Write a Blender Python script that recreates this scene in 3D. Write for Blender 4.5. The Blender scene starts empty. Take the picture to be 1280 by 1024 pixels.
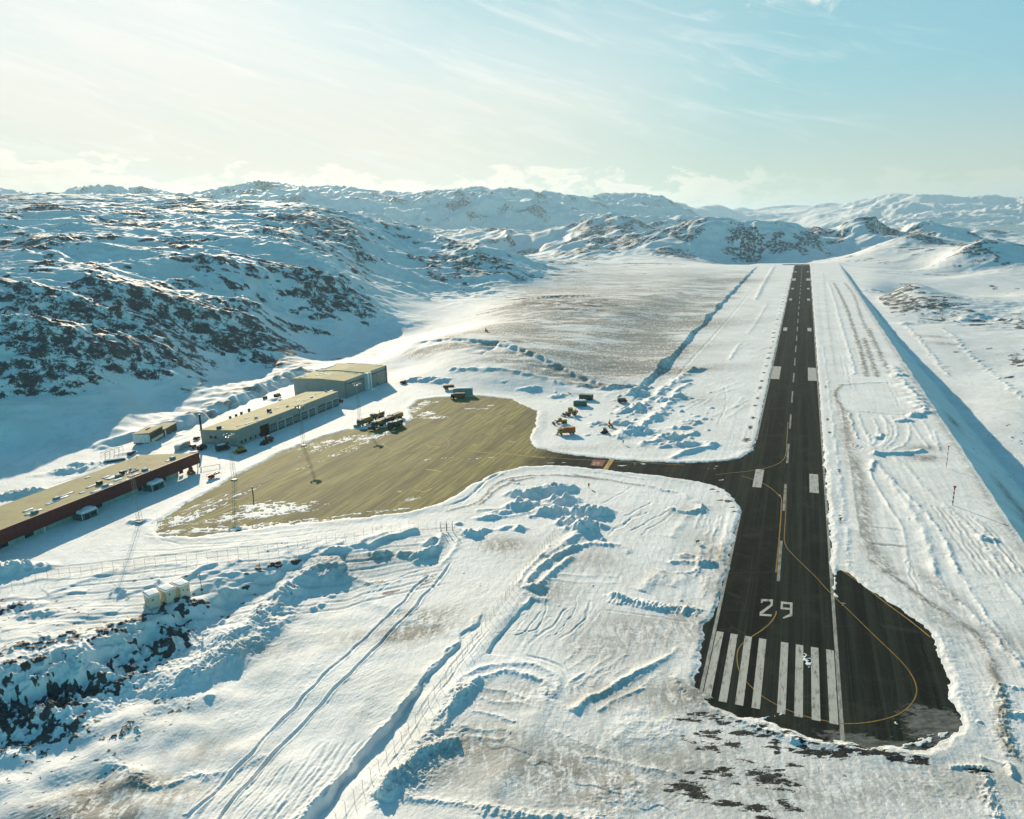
import bpy, bmesh, math, random
import numpy as np
from mathutils import Vector, Matrix, noise as mnoise
from mathutils.geometry import tessellate_polygon
R = math.radians
random.seed(5)
SC = bpy.context.scene
COL = SC.collection

# ------------------------------------------------------------------ camera
F_PX, PITCH, YAW, ROLL, CAM_H = 914.866, 0.250255, 0.3778697, -0.03, 107.686
RX0, RY0 = 55.3494, 141.6459                 # runway threshold centre
_F = np.array([0, math.cos(PITCH), -math.sin(PITCH)])
_R0 = np.array([1.0, 0, 0]); _U0 = np.cross(_R0, _F)
_Rr = _R0 * math.cos(ROLL) + _U0 * math.sin(ROLL)
_Ur = -_R0 * math.sin(ROLL) + _U0 * math.cos(ROLL)
cam = bpy.data.cameras.new('camera'); co = bpy.data.objects.new('camera', cam); COL.objects.link(co)
M = Matrix(((_Rr[0], _Ur[0], -_F[0], 0), (_Rr[1], _Ur[1], -_F[1], 0), (_Rr[2], _Ur[2], -_F[2], CAM_H), (0, 0, 0, 1)))
co.matrix_world = M
cam.sensor_width = 36; cam.lens = 36 * F_PX / 1280; cam.clip_start = 1; cam.clip_end = 200000
SC.camera = co

# ------------------------------------------------------------------ light and sky
SUN_AZ, SUN_EL = -20.0, 19.0                 # azimuth from +Y towards +X
SV = Vector((math.sin(R(SUN_AZ)) * math.cos(R(SUN_EL)), math.cos(R(SUN_AZ)) * math.cos(R(SUN_EL)), math.sin(R(SUN_EL))))
SC.view_settings.view_transform = 'Standard'; SC.view_settings.look = 'None'
SC.view_settings.gamma = 1; SC.view_settings.exposure = 0.42
sun = bpy.data.lights.new('sun', 'SUN'); so = bpy.data.objects.new('sun', sun); COL.objects.link(so)
sun.energy = 5.0; sun.angle = R(0.5); sun.color = (1.0, 0.85, 0.64)
so.rotation_euler = (-SV).to_track_quat('-Z', 'Y').to_euler()

world = bpy.data.worlds.new('World'); SC.world = world; world.use_nodes = True
def build_world():
    nt = world.node_tree; N = nt.nodes; L = nt.links; N.clear()
    def nd(t, **k):
        n = N.new(t)
        for a, b in k.items(): setattr(n, a, b)
        return n
    def val(x): return x
    def math_(op, a, b=None, c=None, clamp=False):
        n = nd('ShaderNodeMath', operation=op, use_clamp=clamp)
        for i, v in enumerate((a, b, c)):
            if v is None: continue
            if isinstance(v, (int, float)): n.inputs[i].default_value = v
            else: L.new(v, n.inputs[i])
        return n.outputs[0]
    def ss(x, a, b):
        n = nd('ShaderNodeMapRange', interpolation_type='SMOOTHSTEP')
        L.new(x, n.inputs[0]); n.inputs[1].default_value = a; n.inputs[2].default_value = b
        return n.outputs[0]
    def mix(f, a, b, mode='MIX'):
        n = nd('ShaderNodeMix', data_type='RGBA', blend_type=mode)
        for i, v in ((0, f), (6, a), (7, b)):
            if isinstance(v, (int, float)): n.inputs[i].default_value = v
            elif isinstance(v, tuple): n.inputs[i].default_value = (*v, 1)
            else: L.new(v, n.inputs[i])
        return n.outputs[2]
    sky = nd('ShaderNodeTexSky', sky_type='NISHITA'); sky.sun_disc = False
    sky.sun_elevation = R(SUN_EL); sky.sun_rotation = R(SUN_AZ)
    sky.air_density = 1.0; sky.dust_density = 0.3; sky.ozone_density = 1.0; sky.altitude = 200
    base = mix(1.0, sky.outputs[0], WORLD_TINT, 'MULTIPLY')
    tc = nd('ShaderNodeTexCoord'); d = tc.outputs['Generated']
    sep = nd('ShaderNodeSeparateXYZ'); L.new(d, sep.inputs[0]); x, y, z = sep.outputs
    az = math_('ARCTAN2', x, y)                                     # radians, + right
    zc = math_('MAXIMUM', z, 0.0)
    el = math_('ARCSINE', zc)
    dot = nd('ShaderNodeVectorMath', operation='DOT_PRODUCT'); L.new(d, dot.inputs[0]); dot.inputs[1].default_value = SV
    sd = dot.outputs['Value']
    def comb(a, b, c=0.0):
        n = nd('ShaderNodeCombineXYZ')
        for i, v in enumerate((a, b, c)):
            if isinstance(v, (int, float)): n.inputs[i].default_value = v
            else: L.new(v, n.inputs[i])
        return n.outputs[0]
    def noise(vec, scale, det=5, rough=.55, dist=0.0):
        n = nd('ShaderNodeTexNoise'); L.new(vec, n.inputs['Vector']); n.inputs['Scale'].default_value = scale
        n.inputs['Detail'].default_value = det; n.inputs['Roughness'].default_value = rough; n.inputs['Distortion'].default_value = dist
        return n.outputs['Fac']
    # pale air in front, greyer and warmer low over the horizon
    front = math_('MULTIPLY', ss(y, 0.25, 0.75), math_('SUBTRACT', 1.0, ss(el, 0.34, 0.8)))
    upc = mix(ss(el, 0.10, 0.30), (0.315, 0.485, 0.485), (0.25, 0.44, 0.49)); upc = mix(ss(az, 0.2, 0.75), upc, (0.225, 0.43, 0.51))
    hz = math_('POWER', math_('SUBTRACT', 1.0, ss(el, 0.02, 0.19)), 1.2)
    upc = mix(hz, upc, (0.455, 0.46, 0.405))
    c1 = mix(math_('MULTIPLY', front, 0.86), base, upc)
    # bright veil of thin cloud spread around the sun
    veil = math_('MULTIPLY', math_('MULTIPLY', ss(sd, 0.76, 0.975), front), math_('SUBTRACT', 1.0, math_('MULTIPLY', math_('MULTIPLY', ss(el, 0.10, 0.30), ss(az, -0.40, 0.02)), 0.75)))
    cir = noise(comb(math_('MULTIPLY', math_('ADD', az, math_('MULTIPLY', el, 1.6)), 1.0), math_('MULTIPLY', math_('ADD', el, math_('MULTIPLY', az, 0.22)), 5.5)), 3.6, 8, .62, .8)
    cir2 = noise(comb(math_('MULTIPLY', az, 1.4), math_('MULTIPLY', math_('ADD', el, math_('MULTIPLY', az, 0.30)), 9.0), 3.3), 5.0, 9, .6, 1.2)
    vf = math_('MULTIPLY', veil, math_('ADD', 0.95, math_('MULTIPLY', math_('SUBTRACT', cir, 0.5), 0.8)), clamp=True)
    c2 = mix(vf, c1, mix(ss(el, 0.05, 0.25), (0.63, 0.61, 0.53), (0.69, 0.70, 0.67)))
    # cirrus streaks
    strk = math_('MULTIPLY', ss(cir2, 0.46, 0.82), math_('MULTIPLY', ss(sd, 0.55, 0.88), ss(el, 0.03, 0.12)))
    c3 = mix(math_('MULTIPLY', strk, 0.5), c2, (0.76, 0.76, 0.72))
    # small wisps on the right
    w = noise(comb(math_('MULTIPLY', az, 1.0), math_('MULTIPLY', math_('SUBTRACT', el, math_('MULTIPLY', az, 0.18)), 4.0), 7.7), 5.2, 8, .6, .6)
    wf = math_('MULTIPLY', ss(w, 0.60, 0.80), math_('MULTIPLY', ss(el, 0.06, 0.10), 0.16))
    wf = math_('MULTIPLY', wf, front)
    c4 = mix(wf, c3, (0.62, 0.64, 0.60))
    # one small broken cloud high on the right
    def puff(a0, e0, ra, re, amp):
        da = math_('DIVIDE', math_('SUBTRACT', az, a0), ra); de = math_('DIVIDE', math_('SUBTRACT', el, e0), re)
        r = math_('SQRT', math_('ADD', math_('MULTIPLY', da, da), math_('MULTIPLY', de, de)))
        nn = noise(comb(math_('MULTIPLY', az, 1.0), math_('MULTIPLY', el, 1.3), 1.7), 26, 7, .62, .5)
        g = math_('SUBTRACT', nn, math_('MULTIPLY', r, 0.16))
        return math_('MULTIPLY', ss(g, 0.40, 0.58), amp)
    pf = puff(0.352, 0.255, 0.075, 0.030, 0.75)
    pf = math_('MAXIMUM', pf, puff(0.44, 0.262, 0.05, 0.028, 0.6))
    pf = math_('MAXIMUM', pf, puff(-0.425, 0.105, 0.030, 0.009, 0.6))
    c5 = mix(pf, c4, (0.68, 0.69, 0.66))
    # cumulus bank along the horizon: lit tops, greyer bases
    nb = noise(comb(math_('MULTIPLY', az, 1.0), math_('MULTIPLY', el, 2.2), 5.1), 17, 8, .58, .25)
    nl = noise(comb(math_('MULTIPLY', az, 1.0), 0.0, 9.1), 4.5, 3, .5)
    right = ss(az, 0.18, 0.42)
    top = math_('ADD', 0.056, math_('MULTIPLY', math_('SUBTRACT', nl, 0.5), 0.075))
    top = math_('SUBTRACT', top, math_('MULTIPLY', az, 0.046))
    g = math_('ADD', math_('DIVIDE', math_('SUBTRACT', top, el), 0.022), math_('MULTIPLY', math_('SUBTRACT', nb, 0.5), 8.0))
    cf = math_('MULTIPLY', ss(g, -0.15, 0.5), math_('SUBTRACT', 0.72, math_('MULTIPLY', right, 0.58)))
    cf = math_('MULTIPLY', cf, front)
    shade = ss(g, 0.2, 3.4)
    nb2 = noise(comb(math_('MULTIPLY', az, 1.0), math_('MULTIPLY', el, 1.6), 2.2), 34, 7, .6, .2)
    ccol = mix(math_('MULTIPLY', shade, math_('ADD', 0.25, math_('MULTIPLY', nb2, 0.9)), clamp=True), (0.80, 0.755, 0.645), (0.50, 0.49, 0.43))
    c6 = mix(cf, c5, ccol)
    bg = nd('ShaderNodeBackground'); bg.inputs[1].default_value = 1.0
    L.new(c6, bg.inputs[0])
    out = nd('ShaderNodeOutputWorld'); L.new(bg.outputs[0], out.inputs[0])
WORLD_TINT = (0.030, 0.095, 0.102)
build_world()

# ------------------------------------------------------------------ placing helpers
CY, SY = math.cos(YAW), math.sin(YAW)
def gp(px, py, z=0.0):
    d = _F * F_PX + _Rr * (px - 640) - _Ur * (py - 512)
    t = (z - CAM_H) / d[2]
    return (d[0] * t, d[1] * t, z)
def rp(px, py, D):
    d = _F * F_PX + _Rr * (px - 640) - _Ur * (py - 512)
    t = D / d[1]
    return (d[0] * t, D, CAM_H + d[2] * t)
def rw(u, s, z=0.0): return (RX0 + u * CY + s * SY, RY0 - u * SY + s * CY, z)
def to_uv(x, y):
    dx, dy = x - RX0, y - RY0
    return dx * CY - dy * SY, dx * SY + dy * CY

# ------------------------------------------------------------------ numpy noise
_rng = np.random.default_rng(11)
_ang = _rng.random((256, 256)).astype(np.float32) * 2 * np.pi
_GX, _GY = np.cos(_ang), np.sin(_ang)
def gnoise(x, y, s=0):
    x = (x + s * 37.7).astype(np.float32); y = (y + s * 91.3).astype(np.float32)
    fx0 = np.floor(x); fy0 = np.floor(y)
    fx = x - fx0; fy = y - fy0
    ix = fx0.astype(np.int32) & 255; iy = fy0.astype(np.int32) & 255
    ix1 = (ix + 1) & 255; iy1 = (iy + 1) & 255
    u = fx * fx * fx * (fx * (fx * 6 - 15) + 10); v = fy * fy * fy * (fy * (fy * 6 - 15) + 10)
    def g(a, b, dx, dy): return _GX[a, b] * dx + _GY[a, b] * dy
    n00 = g(ix, iy, fx, fy); n10 = g(ix1, iy, fx - 1, fy); n01 = g(ix, iy1, fx, fy - 1); n11 = g(ix1, iy1, fx - 1, fy - 1)
    return ((n00 * (1 - u) + n10 * u) * (1 - v) + (n01 * (1 - u) + n11 * u) * v) * 1.5
def fbm(x, y, lam, oct, cell, s=0, gain=.5, ridged=False):
    out = np.zeros(len(x), np.float32); a = 1.0
    for o in range(oct):
        l = lam / 2 ** o
        w = np.clip((l / cell - 2.0) / 2.5, 0, 1)
        n = gnoise(x / l, y / l, s + o)
        if ridged: n = 0.5 - np.abs(n) * 1.4
        out += a * w * n; a *= gain
    return out
def sst(x, a, b):
    t = np.clip((x - a) / (b - a), 0, 1); return t * t * (3 - 2 * t)

# ------------------------------------------------------------------ terrain grid (fine near, coarse far)
rows = [78.0]
while rows[-1] < 60000:
    D = rows[-1]
    c = .0026 if D < 2600 else (.0045 if D < 16000 else .03)
    rows.append(D + max(min(D * D / (CAM_H * 732) * .8, c * D), 0.12))
rows = np.array(rows)
t0 = np.linspace(-.84, .84, 1340)
side = .84 + np.cumsum(np.linspace(.004, .05, 26))
tx = np.concatenate([-side[::-1], t0, side])
NR, NC = len(rows), len(tx)
GX = (rows[:, None] * tx[None, :]).ravel(); GY = np.repeat(rows, NC)
CELL = np.maximum(GY * (t0[1] - t0[0]), np.repeat(np.gradient(rows), NC)).astype(np.float32)
print('grid', NR, NC, NR * NC)

# control points: px, py, z  or marched along a pixel column
CP = []
def cz(px, py, z, rough=0.0, rock=0.0):
    p = gp(px, py, z); CP.append((p[0], p[1], z, rough, rock))
def cd(px, py, D, rough=1.0, rock=.5):
    p = rp(px, py, D); CP.append((p[0], p[1], p[2], rough, rock))
def cw(x, y, z, rough=0.0, rock=0.0): CP.append((x, y, z, rough, rock))
def march(px, py, z0, steps, rough=1.0, rock=.5, drop=None):
    p = gp(px, py, z0); CP.append((p[0], p[1], z0, .1, .05))
    D, z = p[1], z0
    for st in steps:
        qy, m = st[0], st[1]
        if m >= .36: m *= .87
        rk = st[2] if len(st) > 2 else rock
        d = _F * F_PX + _Rr * (px - 640) - _Ur * (qy - 512); k = d[2] / d[1]
        # z + m (D1-D) = CAM_H + k D1
        D1 = (CAM_H - z + m * D) / (m - k)
        z = z + m * (D1 - D); D = D1
        CP.append((d[0] / d[1] * D, D, z, rough, rk))
    if drop:
        for dD, dz in drop:
            D += dD; z += dz; CP.append((d[0] / d[1] * D, D, z, rough, rock))
march(-380, 640, 0, [(560, .40, .2), (420, .40, .8), (360, .30, .6), (310, .14), (280, .12), (250, .1)])
march(-180, 612, 0, [(540, .38, .1), (410, .40, .6), (355, .30, .7), (312, .14), (280, .12), (252, .1)], drop=[(300, 5), (500, -40)])
march(0, 577, 2, [(510, .42, 0), (405, .44, .75), (355, .30, .5), (335, .10, .3), (312, .14, .55), (285, .11, .45), (262, .1), (247, .08)], drop=[(300, 5), (500, -40)])
march(100, 550, 2, [(515, .44, .1), (480, .44, .45), (400, .46, .95), (375, .30, .6), (345, .26, .35), (312, .15, .6), (290, .11, .5), (268, .1), (249, .08)], drop=[(300, 5), (500, -40)])
march(200, 506, 3, [(485, .32, .3), (468, .42, .55), (425, .48, .9), (390, .40, .7), (345, .26, .4), (312, .16, .6), (290, .11, .5), (268, .1), (252, .07)], drop=[(300, 0), (500, -50)])
march(300, 468, 3, [(456, .30, .35), (445, .42, .6), (415, .48, .8), (375, .40, .55), (345, .28, .6), (312, .20, .6), (290, .12, .6), (270, .1), (257, .07)], drop=[(300, -10), (500, -50)])
march(400, 432, 4, [(412, .32, .5), (375, .46, .8), (340, .36, .7), (315, .20, .6), (290, .14, .6), (272, .12), (262, .09)], drop=[(200, -10), (400, -40)])
march(465, 413, 6, [(397, .42, .7), (380, .25, .5), (350, .12, .45), (322, .16, .5), (295, .18, .6), (276, .15)], drop=[(200, -15), (400, -40)])
march(530, 395, 9, [(372, .06, .3), (345, .11, .5), (322, .18, .6), (300, .20, .6), (290, .15)], drop=[(200, -20), (400, -35)])
march(600, 380, 12, [(362, .04, .2), (345, .12, .55), (326, .2, .7), (311, .20, .6)], drop=[(150, -20), (300, -25)])
march(660, 360, 12, [(345, .12, .5), (332, .16, .7), (325, .15)], drop=[(120, -10), (300, -15)])
# flats and slopes round the airfield
for px, py, z, rg, rk in [(470, 445, 0, .1, .1), (500, 462, 1, .05, 0), (440, 460, 1, .05, 0), (560, 480, 2, .03, 0), (640, 492, 2, .03, 0), (740, 500, 1, .03, 0), (560, 455, 8, .05, 0), (500, 432, 9, .05, 0),
        (620, 460, 9, .05, 0), (560, 428, 15, .1, .1), (640, 432, 15, .05, .05), (700, 458, 9, .05, .05), (750, 478, 5, .05, 0), (790, 480, 3, .02, 0), (620, 408, 15.5, .12, .15), (680, 418, 13, .1, .1),
        (740, 440, 9, .06, .1), (770, 410, 9.5, .06, .1), (700, 395, 14, .3, .35), (640, 385, 15, .35, .3), (820, 400, 8, .06, .05), (760, 370, 11.5, .12, .1), (700, 352, 15, .12, .1), (850, 360, 7, .15, 0),
        (820, 340, 9, .1, .1), (900, 350, 3, .1, 0), (740, 340, 13, .15, .2), (900, 338, 2, .1, .05), (960, 332, 0, .05, 0), (1030, 331, 0, .05, 0)]:
    cz(px, py, z, rg, rk)
for u, s, z in [(0, 0, 0), (0, 300, 0), (0, 600, 0), (0, 1000, 0), (0, 1500, 0), (-60, 0, 0), (-60, 300, 0), (60, 300, 0), (60, 0, 0), (60, 800, 0), (-60, 800, 0), (-60, 1200, 0), (60, 1200, 0),
        (-120, 100, 0), (-180, 100, 0), (-240, 100, 0), (-300, 100, 0), (-330, 60, 0), (-120, 200, 0), (-200, 250, 0), (-260, 290, 0), (-300, 0, 0), (-240, 20, 0), (-350, 200, 1), (-330, 270, 2), (-180, 40, 0),
        (0, -60, 0), (60, -60, -1), (-60, -60, -1), (130, -20, -14), (130, 100, -16), (130, 300, -18), (200, 300, -18), (130, 500, -12), (220, 500, -12), (130, 700, -8), (260, 700, -10), (120, 1000, -5), (260, 1000, -9), (110, 1300, -4),
        (400, 500, -14), (400, 800, -12), (300, 200, -18), (300, 1400, -9), (600, 1000, -12), (150, 1500, -3), (0, 1650, -4), (-120, 1650, -3), (120, 1750, -8), (-250, -60, -3), (-200, -80, -4)]:
    p = rw(u, s); cw(p[0], p[1], z, .05 if u < 100 else .12, 0.0 if u < 100 else .12)
for px, py, z in [(420, 740, -4), (300, 860, -5.5), (150, 960, -6), (200, 1010, -6), (400, 860, -4), (330, 960, -5), (500, 760, -2.5), (560, 700, -1), (250, 900, -5.5), (60, 1010, -6), (540, 820, -2), (480, 930, -3), (640, 740, -.5), (600, 900, -1), (660, 1000, -1),
        (0, 760, 0), (100, 720, 0), (60, 800, 0), (-150, 800, 1), (-100, 900, 0)]:
    cz(px, py, z)
# right hand hills
cz(1100, 372, -8, .2, .2); cz(1165, 372, -11, .2, .2); cd(1132, 355, 1010, .3, .6); cz(1132, 347, -9, .2, .1); cz(1250, 372, -12, .2, .25); cz(1060, 322, -8, .3, .3)
cz(1200, 402, -12, .6, .4); cz(1270, 405, -12, .5, .4); cz(1140, 402, -11, .3, .3)
cz(1205, 343, -13, .3, .4); cz(1285, 345, -13, .3, .4); cz(1165, 335, -12, .2, .3)
cd(1228, 301, 1580, .5, .8); cd(1275, 312, 1560, .5, .6); cd(1190, 316, 1560, .5, .7); cd(1260, 303, 1700, .5, .5); cz(1240, 314, -20, .3, .3)
cd(1143, 294, 2000, .5, .6); cd(1100, 312, 1850, .5, .5); cd(1165, 303, 1950, .5, .6); cz(1110, 330, -8, .2, .3)
cd(1200, 287, 3100, .7, .7); cd(1250, 291, 3200, .6, .6); cz(1200, 308, -30, .3, .2)
# hill face beyond the runway end
for px, yb, yc in [(857, 311, 280), (885, 316, 276), (943, 322, 284), (977, 323, 284), (1020, 322, 284), (1064, 318, 282), (1098, 312, 284), (1135, 308, 286)]:
    cz(px, yb, -16, .4, .3)
    q = rp(px, yc, 2380 if px < 1000 else 2500); CP.append((q[0], q[1], q[2], 1.0, .75)); q2 = rp(px, yc + 12, 2290 if px < 1000 else 2400); CP.append((q2[0], q2[1], q2[2], 1.0, .75))
    CP.append((q[0] * 1.35, q[1] * 1.35, -30, .6, .3))
# mid hills left of it
cd(630, 285, 3200, .8, .85); cd(600, 292, 3150, .7, .7); cd(668, 293, 3200, .8, .8); cz(640, 313, 5, .4, .5); cz(590, 312, 12, .3, .3); cz(690, 315, 0, .3, .2)
cd(760, 275, 3100, .9, .8); cd(720, 285, 3000, .9, .8); cd(800, 283, 3050, .9, .8); cd(832, 300, 2800, .8, .7); cd(700, 306, 2750, .7, .8); cz(720, 322, 3, .4, .5); cz(780, 327, 0, .4, .4); cz(840, 326, -2, .4, .4); cz(660, 325, 6, .3, .3)
cd(770, 300, 2650, .9, .8); cd(740, 308, 2450, .8, .8); cz(760, 262, 40, .5, .3) if 0 else None
for x in (540,): q = rp(x, 286, 3000); CP.append((q[0], q[1], 30, .5, .3))
# far range
sky_y = [(-500, 240, 5200), (-200, 240, 5200), (0, 241, 5000), (60, 244, 5000), (110, 238, 4600), (170, 240, 4700), (210, 247, 5000), (260, 239, 4900), (345, 235, 4800), (400, 240, 4800), (450, 243, 5000), (490, 248, 5200), (520, 244, 5200), (600, 244, 5200), (640, 243, 5200),
         (700, 245, 5400), (740, 250, 5600), (765, 255, 5800), (800, 252, 6000), (850, 257, 6500)]
for x, y, D in sky_y:
    cd(x, y, D, 1.6, .30)
    q = rp(x, y, D); CP.append((q[0] * 1.3, q[1] * 1.3, q[2] - 180, 2, .3))
    lo = (3600 if x < 580 else 4100) if x > 380 else 3700
    q = rp(x, 288, lo); CP.append((q[0], q[1], (60 if x > 380 else 110), 1.5, .3))
    ym = y + 20 + 6 * math.sin(x * .05)
    cd(x, ym, D - 700 if x > 200 else D - 500, 1.6, .35)
sky_r = [(880, 262, 11000), (930, 263, 14000), (965, 263, 15000), (1000, 260, 13500), (1050, 256, 12000), (1100, 252, 11000), (1160, 251, 11000), (1200, 252, 11000), (1240, 251, 10500), (1280, 255, 10500), (1400, 252, 10500), (1600, 250, 10500)]
for x, y, D in sky_r:
    cd(x, y, D, 3.0, .3)
    q = rp(x, y, D); CP.append((q[0] * 1.4, q[1] * 1.4, 0, 2, .3)); cd(x, y + 9, D * .86, 3, .35)
    CP.append((q[0] * .66, q[1] * .66, -95, 1, .3))
for x, D in [(900, 3600), (950, 3600), (1000, 3500), (1060, 3600), (1130, 3700), (1000, 5000), (1150, 5200), (1280, 4400), (1400, 4600), (1280, 3700), (1240, 3900), (900, 6000), (940, 8000), (1050, 7000), (1240, 6000)]:
    q = rp(x, 280, D); CP.append((q[0], q[1], -95, .3, .2))
for x, D in [(1150, 3000), (1060, 2900)]: q = rp(x, 280, D); CP.append((q[0], q[1], -45, .5, .3))
for tt in (-1.3, -.8, -.4, 0, .3, .8, 1.3):
    CP.append((tt * 30000, 30000, 60 if tt < .2 else -95, 2, .2)); CP.append((tt * 60000, 60000, -95, 2, .2))
CP = np.array(CP)
def lc(x, y): return np.stack([x / y * 1.0, np.log(y)], -1)
def tps_solve(P, V, lam=1e-4):
    n = len(P); d = np.linalg.norm(P[:, None] - P[None], axis=-1)
    K = np.where(d > 0, d * d * np.log(d + 1e-9), 0) + lam * np.eye(n)
    Q = np.c_[np.ones(n), P]; A = np.zeros((n + 3, n + 3)); A[:n, :n] = K; A[:n, n:] = Q; A[n:, :n] = Q.T
    return np.linalg.solve(A, np.r_[V, np.zeros((3, V.shape[1]))])
P = lc(CP[:, 0], CP[:, 1])
# heights are interpolated divided by distance^.5 so that far giants do not ripple into the near flats
sc_ = np.sqrt(CP[:, 1])
W = tps_solve(P, np.c_[CP[:, 2] / sc_, CP[:, 3], CP[:, 4]], 2e-5)
cr = np.linspace(math.log(60), math.log(62000), 560); ct = np.linspace(-2.0, 2.0, 560)
CR, CT = np.meshgrid(cr, ct, indexing='ij'); Q = np.stack([CT.ravel(), CR.ravel()], -1)
co_ = np.zeros((len(Q), 3))
for i in range(0, len(Q), 20000):
    q = Q[i:i + 20000]; d = np.linalg.norm(q[:, None] - P[None], axis=-1)
    K = d * d * np.log(d + 1e-9)
    co_[i:i + 20000] = K @ W[:len(P)] + W[len(P)] + q @ W[len(P) + 1:]
co_ = co_.reshape(560, 560, 3)
def interp(x, y):
    a = (np.log(y) - cr[0]) / (cr[1] - cr[0]); b = (np.clip(x / y, -1.99, 1.99) - ct[0]) / (ct[1] - ct[0])
    ia = np.clip(a.astype(int), 0, 558); ib = np.clip(b.astype(int), 0, 558); fa = (a - ia)[:, None]; fb = (b - ib)[:, None]
    return (co_[ia, ib] * (1 - fa) + co_[ia + 1, ib] * fa) * (1 - fb) + (co_[ia, ib + 1] * (1 - fa) + co_[ia + 1, ib + 1] * fa) * fb
def poly_sd(x, y, pts):
    """signed distance to a closed polygon, negative inside"""
    d2 = np.full(len(x), 1e18); ins = np.zeros(len(x), bool); n = len(pts)
    for i in range(n):
        ax, ay = pts[i][:2]; bx, by = pts[(i + 1) % n][:2]; ex, ey = bx - ax, by - ay
        t = np.clip(((x - ax) * ex + (y - ay) * ey) / (ex * ex + ey * ey), 0, 1)
        d2 = np.minimum(d2, (x - ax - t * ex) ** 2 + (y - ay - t * ey) ** 2)
        c = ((ay > y) != (by > y)) & (x < (bx - ax) * (y - ay) / ((by - ay) if by != ay else 1e-9) + ax); ins ^= c
    d = np.sqrt(d2); return np.where(ins, -d, d)
def line_sd(x, y, pts):
    """distance to a polyline, side (+ = left of its direction), running position 0..n-1"""
    best = np.full(len(x), 1e18); side_ = np.zeros(len(x)); pos = np.zeros(len(x)); over = np.zeros(len(x))
    n = len(pts)
    for i in range(n - 1):
        ax, ay = pts[i][:2]; bx, by = pts[i + 1][:2]; ex, ey = bx - ax, by - ay; L2 = ex * ex + ey * ey
        tr = ((x - ax) * ex + (y - ay) * ey) / L2; t = np.clip(tr, 0, 1)
        dd = (x - ax - t * ex) ** 2 + (y - ay - t * ey) ** 2; m = dd < best
        best[m] = dd[m]; side_[m] = (ex * (y - ay) - ey * (x - ax))[m]; pos[m] = i + t[m]
        ov = np.where((i == 0) & (tr < 0), -tr, np.where((i == n - 2) & (tr > 1), tr - 1, 0)) * math.sqrt(L2)
        over[m] = ov[m]
    return np.sqrt(best), np.sign(side_), pos, over

HS = np.array([[-200, 16], [271, 18], [328, 16], [400, 15.5], [440, 14], [500, 11], [613, 8], [810, 7], [1000, 4], [1350, 4.5], [1470, 2], [1700, 1]])
Ur_, Sr_ = to_uv(GX, GY)
flat_px = [(-420, 640), (-200, 605), (0, 572), (165, 550), (300, 510), (380, 470), (480, 458), (560, 478), (660, 492), (780, 500)]
FLAT = [gp(*p) for p in flat_px] + [rw(-89, 300), rw(-89, 1640), rw(75, 1640), rw(75, -75)] + [gp(*p) for p in [(900, 1040), (700, 1040), (640, 860), (650, 720), (600, 660), (545, 665), (420, 675), (250, 705), (100, 715), (0, 725), (-150, 760), (-400, 760)]]

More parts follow.
